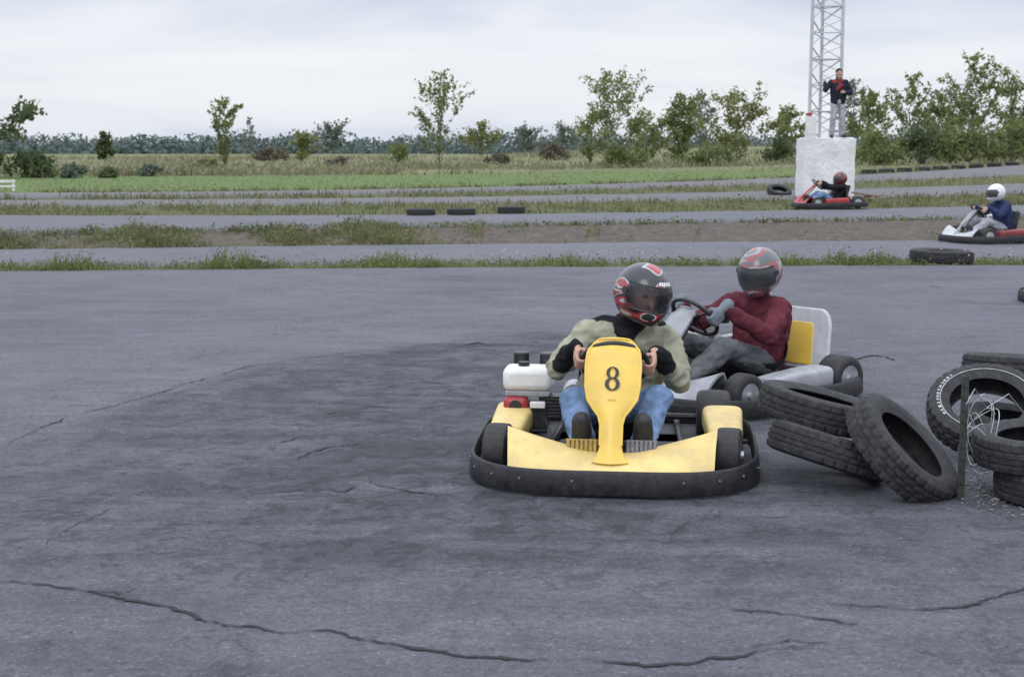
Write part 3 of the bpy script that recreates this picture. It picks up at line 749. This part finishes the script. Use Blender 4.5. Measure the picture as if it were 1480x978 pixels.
fx,fy=G(886,721); yk=R(-6.5)
main_loc=(fx-.02+.84*math.sin(-yk),fy+.84*math.cos(yk),0)
kart(main_loc,yk,'yellow go-kart with the number 8 on its front panel',palegold,palegold,yellow,number=True,steer=R(-6))
yk2=R(-52); loc2=(1.38,9.02,0)
kart(loc2,yk2,'grey and white go-kart with yellow rear board following the yellow one',silver,silver,silver,rearboard=True,bolts=False,pscale=.72)
x3=atx(1196,33.4,.4); loc3=(x3,33.2,hgt(x3,33.2)+.012); yk3=R(-86)
kart(loc3,yk3,'small red go-kart passing in front of the white block',redp,redp,redp,bolts=False,pscale=.35)
loc4=(8.36,24.75,hgt(8.36,24.75)+.012); yk4=R(-76)
k4=kart(loc4,yk4,'white and red go-kart at the right edge on the lane behind the weeds',silver_w,dullred,silver_w,bolts=False,frontpan=silver,pscale=.5)
# ------------------------------------------------------------ people
skin=pmat('skin',(.50,.30,.22),.55,scale=20,var=.12)
def remesh(name,prims,vox,mats,parent,wr=0,wsc=9,smooth=3):
    mb=MB()
    for p in prims:
        if p[0]=='c': mb.capsule(p[1],p[2],p[3],p[4])
        else: mb.ell(p[1],p[2],p[3],18,12)
    o=mb.build(name,mats[0])
    m1=o.modifiers.new('r','REMESH'); m1.mode='VOXEL'; m1.voxel_size=vox
    m2=o.modifiers.new('s','SMOOTH'); m2.iterations=smooth; m2.factor=.5
    bpy.context.view_layer.update(); dg=bpy.context.evaluated_depsgraph_get()
    me=bpy.data.meshes.new_from_object(o.evaluated_get(dg)); old=o.data; o.modifiers.clear(); o.data=me; bpy.data.meshes.remove(old); me.name=name
    if wr:
        nv=[v.normal.copy() for v in me.vertices]
        for v,nn in zip(me.vertices,nv):
            q=v.co*wsc; k=mnoise.noise(V((q.x,q.y,q.z*1.7)))+.8*(1-2*abs(mnoise.noise(V((q.x*1.6+7,q.y*1.6,q.z*2.6)))))-.4
            v.co+=nn*(k*wr)
    me.materials.clear()
    for m_ in mats: me.materials.append(m_)
    nf=len(me.polygons); cen=np.empty(nf*3); me.polygons.foreach_get('center',cen); cen=cen.reshape(-1,3)
    if len(mats)>1:
        best=np.full(nf,1e9); idx=np.zeros(nf,int)
        for p in prims:
            if p[0]=='c':
                a=np.array(p[1]);b_=np.array(p[2]);d=b_-a;t=np.clip(((cen-a)@d)/max(1e-9,d@d),0,1)
                dist=np.linalg.norm(cen-a-t[:,None]*d,axis=1)-(p[3]+(p[4]-p[3])*t); mi=p[5]
            else:
                q=cen-np.array(p[1])
                if p[3] is not None: q=q@np.array(p[3])
                dist=(np.linalg.norm(q/np.array(p[2]),axis=1)-1)*min(p[2]); mi=p[4]
            k=dist<best; best[k]=dist[k]; idx[k]=mi
        me.polygons.foreach_set('material_index',idx.tolist())
    me.polygons.foreach_set('use_smooth',[True]*nf); me.update()
    o.parent=parent; return o
def hand(c,n,d,t,side,g=0,fat=1.):
    Rm=Matrix((t,d,n)).transposed(); pr=[('e',c+n*.027-d*.032,(.041*fat,.047,.017*fat),Rm,g)]
    for i,Lf in zip((-1.5,-.5,.5,1.5),(.92,1.02,.98,.82)):
        ci=c+t*(i*.0205)
        A=[ci+n*.028+d*.002,ci+n*.020+d*.027*Lf,ci-n*.010+d*.028*Lf,ci-n*.024+d*.004]
        for q in range(3): pr.append(('c',A[q],A[q+1],(.0098-.0008*q)*fat,(.009-.0008*q)*fat,g))
    A=[c+n*.016-d*.048+t*side*.028,c-n*.002-d*.034+t*side*.048,c-n*.021-d*.014+t*side*.044]
    for q in range(2): pr.append(('c',A[q],A[q+1],.0115*fat,.0098*fat,g))
    return pr,c+n*.031-d*.088
def helmet(parent,pos,rot,mat,s=1.06,letter=False,visor_mat=None):
    def hp(az,el,k=1.):
        ca,sa,ce,se=math.cos(az),math.sin(az),math.cos(el),math.sin(el)
        p=V((.132*ce*sa,-.158*ce*ca,.148*se)); f=max(0,ca)**2*sstep(0,R(45),-el)
        p.y-=.045*f; 
        if el<0: p.x*=1-.10*sstep(0,R(60),-el)
        if ca<0: p.y*=.96
        return p*(k*s)
    na,ne=96,56; lo,hi=R(-56),R(89)
    el=lambda j: lo+(hi-lo)*j/ne
    vs=[hp(2*math.pi*i/na,el(j)) for j in range(ne+1) for i in range(na)]; fs=[]
    def inport(i,j):
        az=2*math.pi*(i+.5)/na; az=az-2*math.pi if az>math.pi else az; e=(el(j)+el(j+1))/2
        a=abs(az)/R(66); c=R(2); h=R(21)*(1-.25*max(0,a)**3)
        return a<1 and abs(e-c)<h
    for j in range(ne):
        for i in range(na):
            if not inport(i,j): fs.append((j*na+i,j*na+(i+1)%na,(j+1)*na+(i+1)%na,(j+1)*na+i))
    mb=MB(); mb.v=[tuple(p) for p in vs]; mb.f=fs; h=mb.build('helmet',mat,parent,ang=75)
    so=h.modifiers.new('s','SOLIDIFY'); so.thickness=.014; so.offset=-1
    h.location=pos; h.rotation_euler=rot
    mb=MB()
    def vf(u,v): return hp(R(-70+140*u),R(-20+45*v),1.018)
    vs=[vf(i/30,j/12) for j in range(13) for i in range(31)]
    mb.v=[tuple(p) for p in vs]; mb.f=[(j*31+i,j*31+i+1,(j+1)*31+i+1,(j+1)*31+i) for j in range(12) for i in range(30)]
    mb.build('visor',visor_mat or vism,h,ang=80)
    mb=MB(); mb.tube([hp(R(-66+132*k/24),R(-20),1.012) for k in range(25)],.004,6); mb.tube([hp(R(-68+136*k/24),R(26),1.012) for k in range(25)],.004,6)
    for sg in(-1,1): mb.cyl(hp(R(sg*72),R(8),1.02),hp(R(sg*72),R(8)),.018,.01,14)
    mb.build('visor_trim',blackseat,h)
    mb=MB()
    for az in (-14,0,14):
        q=[hp(R(az-5),R(-40),1.006),hp(R(az+5),R(-40),1.006),hp(R(az+5),R(-35),1.006),hp(R(az-5),R(-35),1.006)]; mb.add(q,[(0,1,2,3)])
    mb.build('chin_vent',blackseat,h,recalc=False)
    if letter:
        mb=MB()
        for k in range(7):
            a0=-2+6.6*k; a1=a0+5.0
            q=[hp(R(a0),R(30),1.006),hp(R(a1),R(30),1.006),hp(R(a1+2),R(37),1.006),hp(R(a0+2),R(37),1.006)]
            mb.add(q,[(0,1,2,3)])
        mb.build('brow_lettering',whitep,h,recalc=False)
    return h
vism,nt,b=newmat('smoked visor'); tcv=N(nt,'ShaderNodeTexCoord').outputs['Object']
vc=ramp(nt,noise(nt,tcv,6,4),[(.3,(.01,.012,.015)),(.8,(.05,.055,.065))]); nt.links.new(vc,b.inputs['Base Color'])
b.inputs['Roughness'].default_value=.10; b.inputs['Alpha'].default_value=.52; b.inputs['Coat Weight'].default_value=.5
visd,nt,b=newmat('dark visor'); tcv=N(nt,'ShaderNodeTexCoord').outputs['Object']
vc=ramp(nt,noise(nt,tcv,6,4),[(.3,(.03,.031,.035)),(.8,(.07,.073,.08))]); nt.links.new(vc,b.inputs['Base Color']); b.inputs['Roughness'].default_value=.2
def helmat(name,stops,scale,seed,rot=.6):
    m,nt,b=newmat(name); tc=N(nt,'ShaderNodeTexCoord').outputs['Object']
    mp=N(nt,'ShaderNodeMapping'); mp.inputs['Location'].default_value=(seed,seed*.7,seed*.3); mp.inputs['Rotation'].default_value=(.3,rot,.4); mp.inputs['Scale'].default_value=(1,.7,1.5)
    nt.links.new(tc,mp.inputs['Vector'])
    f=noise(nt,mp.outputs[0],scale,1.0,.4,1.2); c=ramp(nt,f,stops,'CONSTANT')
    sc2=ramp(nt,noise(nt,tc,60,5),[(.3,.85),(.7,1.05)]); c=mixc(nt,1.,c,sc2,'MULTIPLY')
    nt.links.new(c,b.inputs['Base Color']); b.inputs['Roughness'].default_value=.3; b.inputs['Coat Weight'].default_value=.4
    return m
blk3=(.022,.022,.025)
h1=helmat('red black grey helmet paint',[(0,blk3),(.36,(.36,.03,.035)),(.41,(.40,.40,.42)),(.44,blk3),(.57,(.40,.03,.035)),(.62,(.45,.45,.47)),(.65,blk3)],5.0,2.3)
h2=helmat('grey red helmet paint',[(0,(.10,.11,.12)),(.40,(.28,.07,.07)),(.48,(.26,.27,.29)),(.56,(.12,.12,.13)),(.61,(.34,.07,.07)),(.68,(.36,.36,.37))],5.0,5.1)
h3=helmat('dull red helmet paint',[(0,(.16,.03,.03)),(.5,(.26,.05,.05)),(.62,(.03,.03,.03))],5,1.7)
h4=helmat('white helmet paint',[(0,(.70,.70,.72)),(.62,(.6,.6,.62))],5,3.3)
def cloth(name,col,var=.25): return pmat(name,col,.9,scale=14,var=var,bmp=.4,bscale=45,spec=.15)
denim=cloth('blue denim',(.16,.24,.39),.35); greyp=cloth('grey trousers',(.12,.125,.13)); olive=cloth('khaki jacket cloth',(.32,.32,.235),.2); blackc=cloth('black cloth',(.016,.016,.019)); maroon=cloth('maroon sweater wool',(.115,.026,.038),.3); navy=cloth('navy cloth',(.03,.042,.10)); dnavy=cloth('dark navy jacket cloth',(.022,.024,.038)); glovec=cloth('grey glove',(.17,.19,.22)); shoem=pmat('dark shoe leather',(.02,.02,.022),.6,scale=20,dirt=(.1,.09,.08)); greycl=cloth('pale grey trousers',(.36,.37,.40)); redc=cloth('red jacket cloth',(.23,.035,.04)); hairm=pmat('dark hair',(.018,.013,.010),.7,scale=60,bmp=.6,bscale=120)
eyem=pmat('dark eye',(.02,.015,.012),.2,scale=40); lipm=pmat('lip',(.35,.14,.12),.5,scale=40)
DP=dict(head=V((.03,.06,.83)),hrot=(R(8),0,0),hip=V((0,.18,.22)),chest=V((.01,.16,.53)),shL=V((-.185,.13,.62)),shR=V((.195,.13,.62)),elL=V((-.30,-.06,.47)),elR=V((.30,-.06,.47)),
        knL=V((-.20,-.24,.36)),knR=V((.20,-.24,.36)),anL=V((-.135,-.50,.17)),anR=V((.135,-.50,.17)),aL=178,aR=2)
def driver(label,loc,yaw,P,c,vox,hm,glove=None,letter=False,dark=False,group=None):
    p=dict(DP); p.update(P)
    root=empty('person',loc,yaw,label,'person',group)
    hp_=p['hip']; ch=p['chest']; hd=p['head']; nk=(p['shL']+p['shR'])/2+V((0,0,.03)); sk=0
    body=[('e',hp_,(.13,.10,.09),None,0),('c',hp_,ch,.085,.085,0),('c',p['shL'],p['shR'],.045,.045,0),('c',ch,nk,.075,.05,0),('c',nk,hd,.052,.052,0)]
    Rh=Matrix.Rotation(p['hrot'][2],3,'Z')@Matrix.Rotation(p['hrot'][1],3,'Y')@Matrix.Rotation(p['hrot'][0],3,'X')
    def hl(v): return hd+Rh@V(v)
    body+=[('e',hl((0,-.005,.01)),(.074,.094,.108),Rh,0),('c',hl((0,-.096,.01)),hl((0,-.112,-.022)),.009,.013,0),('e',hl((0,-.05,-.075)),(.05,.045,.04),Rh,0)]
    wr={}
    for s,sg,ang in(('L',-1,p['aL']),('R',1,p['aR'])):
        a=R(ang); n_=V((1,0,0))*math.cos(a)+WE*math.sin(a); t_=V((1,0,0))*-math.sin(a)+WE*math.cos(a); cpt=WC+n_*WR
        up=1 if t_.z>0 else -1
        pr,w=hand(cpt,n_,WD,t_,up); wr[s]=(w,cpt,n_,t_,up)
        body+=pr
        body+=[('c',p['sh'+s],p['el'+s],.040,.034,0),('c',p['el'+s],w,.034,.026,0)]
        hipj=hp_+V((sg*.09,-.02,-.01)); body+=[('c',hipj,p['kn'+s],.07,.05,0),('c',p['kn'+s],p['an'+s],.048,.036,0),('c',p['an'+s]+V((0,0,-.02)),p['an'+s]+V((0,-.075,.08)),.036,.030,0)]
    remesh('body',body,vox,[skin],root,smooth=2)
    jm=[c['jacket'],c.get('trim',c['jacket'])]
    tr=c.get('yoke',1); bk=c.get('bulk',0.)
    sd=(p['shR']-p['shL']).normalized()
    J=[('c',hp_-sd*.075+V((0,0,.02)),ch-sd*.085,.118+bk,.122+bk,0),('c',hp_+sd*.075+V((0,0,.02)),ch+sd*.085,.118+bk,.122+bk,0),('c',hp_+V((0,0,.02)),ch,.125+bk,.132+bk,0),
       ('c',ch-sd*.08,nk-sd*.06+V((0,0,-.05)),.122+bk,.082,0),('c',ch+sd*.08,nk+sd*.06+V((0,0,-.05)),.122+bk,.082,0),('c',ch,nk+V((0,0,-.04)),.134+bk,.090,0),
       ('c',p['shL']+sd*.0,p['shR']-sd*.0,.072,.072,0),('c',nk+V((0,.0,.01)),nk.lerp(hd,.42),.080,.074,1)]
    if tr: J+=[('c',p['shL']+sd*.05+V((0,.03,.030)),p['shR']-sd*.05+V((0,.03,.030)),.066,.066,1),('c',nk+V((0,-.035,-.005)),nk+V((0,-.025,.04)),.066,.068,1)]
    for s in 'LR':
        w=wr[s][0]; e=p['el'+s]; f1=e.lerp(w,.08 if s=='L' else .45)
        J+=[('c',p['sh'+s],e,.073+bk*.4,.062+bk*.4,0),('c',e,f1,.062+bk*.4,.054,0),('c',f1,e.lerp(w,.93),.053,.041,1)]
    remesh('jacket',J,vox*1.15,jm,root,wr=.011+bk*.35,wsc=9 if not bk else 7.5)
    Tq=[('e',hp_,(.175,.14,.125),None,0)]
    for s,sg in(('L',-1),('R',1)):
        hipj=hp_+V((sg*.09,-.02,-.01)); Tq+=[('c',hipj,p['kn'+s],.098,.074,0),('c',p['kn'+s],p['an'+s],.072,.06,0)]
    remesh('trousers',Tq,vox*1.15,[c['trousers']],root,wr=.010)
    for s in 'LR':
        a=p['an'+s]; remesh('shoe',[('c',a+V((0,.0,-.045)),a+V((0,-.07,.105)),.047,.046,0),('c',a+V((0,.005,-.03)),a+V((0,.02,.03)),.05,.05,0),('c',a+V((0,-.03,-.01)),a+V((0,-.03,.06)),.05,.05,0)],.01,[shoem],root)
    if glove:
        for s in 'LR':
            w,cpt,n_,t_,up=wr[s]; pr,w2=hand(cpt,n_,WD,t_,up,0,1.3); pr.append(('c',w2+(w2-cpt)*.35,w2,.04,.036,0)); remesh('glove',pr,max(.006,vox*.6),[glove],root,smooth=2)
    for sg in(-1,1):
        mb=MB(); mb.ell(hl((sg*.032,-.086,.022)),(.014,.010,.009),None,10,8); mb.build('eye',eyem,root)
    helmet(root,hd+Rh@V((0,.0,.015)),p['hrot'],hm,letter=letter,visor_mat=visd if dark else None)
    return root
driver('person in khaki and black jacket driving the yellow kart with number 8',main_loc,yk,
   dict(head=V((.120,-.03,.84)),hrot=(R(10),R(8),R(32)),hip=V((.0,.20,.22)),chest=V((.03,.12,.50)),shL=V((-.150,.06,.64)),shR=V((.24,.08,.605)),elL=V((-.29,-.06,.48)),elR=V((.31,-.03,.42)),
        knL=V((-.20,-.25,.345)),knR=V((.21,-.25,.365)),anL=V((-.145,-.49,.20)),anR=V((.145,-.49,.20)),aL=172,aR=-4),
   dict(jacket=olive,trim=blackc,trousers=denim,bulk=.012),.0080,h1,letter=True)
driver('person in maroon sweater and grey gloves driving the grey and white kart',loc2,yk2,
   dict(head=V((.06,.225,.785)),hrot=(R(16),R(2),R(20)),hip=V((0,.28,.2)),chest=V((.02,.30,.48)),shL=V((-.17,.25,.585)),shR=V((.20,.27,.57)),elL=V((-.30,.0,.45)),elR=V((.31,.04,.42))),dict(jacket=maroon,trousers=greyp,yoke=0),.011,h2,glove=glovec,dark=True)
driver('person in black jacket and jeans driving the small red kart',loc3,yk3,dict(head=V((.02,.24,.66)),hip=V((0,.10,.16)),chest=V((0,.25,.39)),shL=V((-.18,.25,.48)),shR=V((.18,.25,.48)),knL=V((-.18,-.24,.32)),knR=V((.18,-.24,.32))),dict(jacket=blackc,trousers=denim),.016,h3,dark=True)
d4=driver('person in navy jacket and white helmet driving the kart at the right edge',loc4,yk4,dict(head=V((.02,.02,.83))),dict(jacket=navy,trousers=greycl),.015,h4,dark=True)
k5=copy_tree(k4); k5.location=(6.20,14.7,0); k5.rotation_euler=(0,0,R(-90)); tag(k5,'kart whose dark front bumper just enters the right edge above the tyre pile')
d5=copy_tree(d4); d5.location=k5.location; d5.rotation_euler=k5.rotation_euler; tag(d5,'person driving the kart that just enters the right edge above the tyre pile')
# ------------------------------------------------------------ white block, mast, standing person
blockm,nt,b=newmat('white painted concrete'); tc=N(nt,'ShaderNodeTexCoord').outputs['Object']
c=mixc(nt,ramp(nt,noise(nt,tc,3,8,.7),[(.35,0.),(.7,1.)]),(.82,.82,.82),(.68,.68,.69))
c=mixc(nt,ramp(nt,noise(nt,tc,9,8,.75),[(.60,0.),(.67,.7)]),c,(.34,.33,.32)); nt.links.new(c,b.inputs['Base Color']); b.inputs['Roughness'].default_value=.85
bump(nt,b,noise(nt,tc,7,7,.7),.8,.06)
bx0,bx1=atx(1162,36.5,1.2),atx(1236,36.5,1.2); bxc=(bx0+bx1)/2; bz=hgt(bxc,36.9)-.12; btop=1.955
bm=bmesh.new(); bmesh.ops.create_cube(bm,size=1); bmesh.ops.subdivide_edges(bm,edges=bm.edges,cuts=14,use_grid_fill=True)
for v in bm.verts:
    p=v.co; p.x*=bx1-bx0; p.y*=1.05; p.z*=btop-bz
    d=.03*mnoise.noise(p*2.2)+.015*mnoise.noise(p*6); e=V((p.x,p.y,0)); 
    if e.length>.01: v.co+=e.normalized()*d
    if abs(p.z-(btop-bz)/2)<.01 and (abs(abs(p.x)-(bx1-bx0)/2)<.03 or abs(abs(p.y)-.525)<.03): v.co.z-=.02+.03*abs(mnoise.noise(p*5))
me=bpy.data.meshes.new('concrete_block'); bm.to_mesh(me); bm.free(); me.materials.append(blockm)
me.polygons.foreach_set('use_smooth',[True]*len(me.polygons)); me.set_sharp_from_angle(angle=R(40))
blk=bpy.data.objects.new('concrete_block',me); COL.objects.link(blk); blk.location=(bxc,36.5+.525,(btop+bz)/2)
tag(blk,'large rough white painted concrete block carrying the mast','concrete block')
mastw=pmat('white painted steel',(.50,.51,.53),.45,.1,scale=8,var=.15,dirt=(.3,.28,.26),dfac=.4)
mx=atx(1191,36.95,2.5); root=empty('lattice_mast',(mx,36.86,btop-.02),0,'tall white steel lattice mast standing on the white block','mast')
TP=lambda z:[V((-.40+.004*z,0,z)),V((.40-.004*z,0,z)),V((.0,.60,z))]
ht=7.2; bay=.66
for k in range(3):
    mb=MB(); mb.bar(TP(0)[k],TP(ht)[k],.042,.042,10); mb.cyl(TP(0)[k]+V((0,0,.015)),(0,0,1),.08,.03,12); mb.build('mast_leg',mastw,root)
for i in range(10):
    a,b_=TP(i*bay+.02),TP(i*bay+bay+.02); mid=TP(i*bay+bay*.5+.02)
    for k in range(3):
        j=(k+1)%3
        mb=MB(); mb.tube([a[k],mid[j],b_[k]],.021,6); mb.build('diagonal_brace',mastw,root)
        if i%2==0 or k==0:
            mb=MB(); mb.bar(b_[k],b_[j],.018,None,6); mb.build('cross_bar',mastw,root)
root=empty('control_box',(atx(1171,36.7,2.2),36.62,btop-.02),0,'narrow white control box with red top beside the foot of the mast','box')
mb=MB(); mb.box((0,0,.29),(.26,.18,.56)); mb.build('housing',whitep,root,bevel=.012)
mb=MB(); mb.box((-.06,-.01,.60),(.13,.19,.07)); mb.build('cap',redp,root,bevel=.01)
mb=MB(); mb.box((.0,-.096,.30),(.20,.012,.42)); mb.build('door',whitep,root,bevel=.004)
px_=atx(1211,36.6,2.5); root=empty('person',(px_,36.64,btop-.005),R(4),'person in red and dark jacket and pale trousers standing on the white block','person')
hd=V((.0,-.04,1.60))
B=[('e',V((0,0,.92)),(.13,.10,.11),None,0),('c',V((0,0,.95)),V((0,0,1.27)),.10,.11,0),('c',V((-.17,0,1.40)),V((.17,0,1.40)),.05,.05,0),('c',V((0,0,1.40)),hd,.055,.052,0),
   ('e',hd+V((0,0,.01)),(.074,.092,.112),None,0),('c',hd+V((0,-.09,.01)),hd+V((0,-.108,-.02)),.009,.014,0),('e',hd+V((0,-.045,-.075)),(.048,.044,.038),None,0),('e',hd+V((-.076,.0,0)),(.012,.02,.03),None,0),('e',hd+V((.076,.0,0)),(.012,.02,.03),None,0)]
arms={-1:(V((-.19,0,1.39)),V((-.35,-.05,1.20)),V((-.33,.10,1.40))),1:(V((.19,0,1.39)),V((.31,-.02,1.12)),V((.10,-.22,1.13)))}
legs={-1:(V((-.09,0,.88)),V((-.125,-.03,.48)),V((-.14,.02,.09))),1:(V((.09,0,.88)),V((.12,-.03,.48)),V((.14,.02,.09)))}
Jk=[('c',V((-.07,0,.90)),V((-.08,0,1.28)),.125,.135,0),('c',V((.07,0,.90)),V((.08,0,1.28)),.125,.135,0),('c',V((-.16,0,1.39)),V((.10,0,1.39)),.078,.078,1),('c',V((.10,0,1.385)),V((.16,0,1.385)),.08,.08,0),('c',V((0,.01,1.42)),V((0,0,1.50)),.075,.07,0),('c',V((-.06,-.10,1.22)),V((.03,-.09,1.3)),.055,.06,1)]
Tr=[('e',V((0,0,.9)),(.165,.125,.13),None,0)]
for s in(-1,1):
    a,e,w=arms[s]; B+=[('c',a,e,.045,.04,0),('c',e,w,.04,.028,0)]
    d=(w-e).normalized(); t=d.cross(V((0,-1,0))).normalized(); n_=t.cross(d)
    B.append(('e',w+d*.05,(.04,.05,.018),Matrix((t,d,n_)).transposed(),0))
    for i in range(4):
        k0=w+d*.085+t*((i-1.5)*.02); k1=k0+d*.03-n_*.015; k2=k1+d*.008-n_*.03
        B+=[('c',k0,k1,.0095,.009,0),('c',k1,k2,.009,.008,0)]
    B.append(('c',w+d*.03+t*.035,w+d*.06+t*.055-n_*.02,.011,.009,0))
    Jk+=[('c',a,e,.074,.066,0),('c',e,e.lerp(w,.92),.064,.045,0)]
    h,k,f=legs[s]; B+=[('c',h,k,.08,.055,0),('c',k,f,.052,.038,0),('c',f+V((0,.02,-.04)),f+V((s*.03,-.14,-.05)),.038,.032,0)]
    Tr+=[('c',h,k,.098,.076,0),('c',k,f,.076,.07,0)]
remesh('body',B,.012,[skin],root,smooth=2); remesh('jacket',Jk,.014,[dnavy,redc],root,wr=.01); remesh('trousers',Tr,.014,[greycl],root,wr=.01)
for s in(-1,1):
    f=legs[s][2]; remesh('shoe',[('c',f+V((0,.03,-.045)),f+V((s*.03,-.15,-.05)),.045,.040,0)],.012,[shoem],root)
    mb=MB(); mb.ell(hd+V((s*.032,-.084,.02)),(.013,.010,.008),None,8,6); mb.build('eye',eyem,root)
mb=MB(); mb.ell(hd+V((0,-.088,-.052)),(.026,.010,.007),None,10,6); mb.build('mouth',lipm,root)
remesh('hair',[('e',hd+V((0,.02,.055)),(.086,.098,.085),None,0),('e',hd+V((0,.05,-.01)),(.078,.06,.08),None,0)],.01,[hairm],root,wr=.006,wsc=30)
# debris planks and small barrier
wood=pmat('weathered wood',(.22,.16,.11),.9,scale=12,var=.35,bmp=.4)
x0=atx(1254,36,.5)
for i,(dx,dy,dz,a,b_) in enumerate([(0,0,.05,10,4),(.1,.25,.09,-14,-5),(-.05,.12,.14,24,8)]):
    root=empty('plank',(x0+dx,36+dy,hgt(x0,36)+dz),R(a),['nearest weathered plank on the grass right of the white block','lowest hidden weathered plank at the back right of the white block','topmost slanting weathered plank right of the white block'][i],'plank')
    mb=MB(); mb.box((0,0,0),(.75,.13,.035)); o=mb.build('board',wood,root,bevel=.004); o.rotation_euler=(0,R(b_),0)
x0=-14.35; Y0=40.; root=empty('barrier',(x0,Y0,hgt(x0,Y0)),R(8),'low white wooden barrier on the grass at the left edge','barrier')
mb=MB(); mb.box((0,0,.27),(.9,.03,.07)); mb.build('rail',whitep,root,bevel=.003)
mb=MB(); mb.box((0,0,.13),(.9,.025,.05)); mb.build('rail',whitep,root,bevel=.003)
for s in(-1,1):
    mb=MB(); mb.box((s*.38,.04,.15),(.06,.05,.32)); mb.build('leg',whitep,root,bevel=.003)
# ------------------------------------------------------------ world, sun, camera
w=bpy.data.worlds.new('World'); sc.world=w; w.use_nodes=True; nt=w.node_tree; bg=nt.nodes['Background']; bg.inputs[1].default_value=.1
sky=N(nt,'ShaderNodeTexSky',sky_type='NISHITA'); sky.sun_disc=False; sky.sun_elevation=R(48); sky.sun_rotation=R(200)
tc=N(nt,'ShaderNodeTexCoord').outputs['Generated']
mp=N(nt,'ShaderNodeMapping'); mp.inputs['Scale'].default_value=(2.0,2.0,13); mp.inputs['Location'].default_value=(.35,0,.2); mp.inputs['Rotation'].default_value=(0,R(4),0); nt.links.new(tc,mp.inputs['Vector'])
f=noise(nt,mp.outputs[0],2.1,5,.50,.5)
f2=noise(nt,mp.outputs[0],.9,4,.5,.2)
sepx=N(nt,'ShaderNodeSeparateXYZ'); nt.links.new(tc,sepx.inputs[0]); z=sepx.outputs[2]
band=ramp(nt,z,[(0.,.0),(.035,.06),(.065,.03),(.10,-.0),(.11,0.)])
fac=math_(nt,'ADD',math_(nt,'MULTIPLY',f,.65),math_(nt,'MULTIPLY',f2,.35))
fac=math_(nt,'ADD',fac,band); top=ramp(nt,z,[(.05,0.),(.11,.07)]); fac=math_(nt,'SUBTRACT',fac,top)
cl=ramp(nt,fac,[(.32,(6.0,6.5,7.9)),(.45,(7.3,7.75,8.8)),(.56,(8.6,8.85,9.4)),(.70,(9.3,9.4,9.75))])
el=ramp(nt,z,[(0.,(.90,.93,.98)),(.04,(1.,1.,1.)),(.11,(1.,1.,1.01)),(.45,(1.95,1.95,1.95)),(1.,(2.4,2.4,2.38))])
cl=mixc(nt,1.,cl,el,'MULTIPLY'); c=mixc(nt,.08,cl,sky.outputs[0]); nt.links.new(c,bg.inputs[0])
sl=bpy.data.lights.new('sun','SUN'); sl.energy=.8; sl.angle=R(28); sl.color=(1,.97,.92); so=bpy.data.objects.new('sun',sl); COL.objects.link(so)
so.rotation_euler=(R(42),0,R(-20))
cam=bpy.data.cameras.new('camera'); co=bpy.data.objects.new('camera',cam); COL.objects.link(co)
cam.lens=50; cam.sensor_width=36; cam.clip_end=2000; cam.clip_start=.1; co.location=(0,0,CH); co.rotation_euler=(math.pi/2-TH,0,0)
cam.dof.use_dof=True; cam.dof.focus_distance=6.9; cam.dof.aperture_fstop=7
sc.camera=co
sc.view_settings.view_transform='Standard'; sc.view_settings.look='None'; sc.view_settings.exposure=0; sc.view_settings.gamma=1
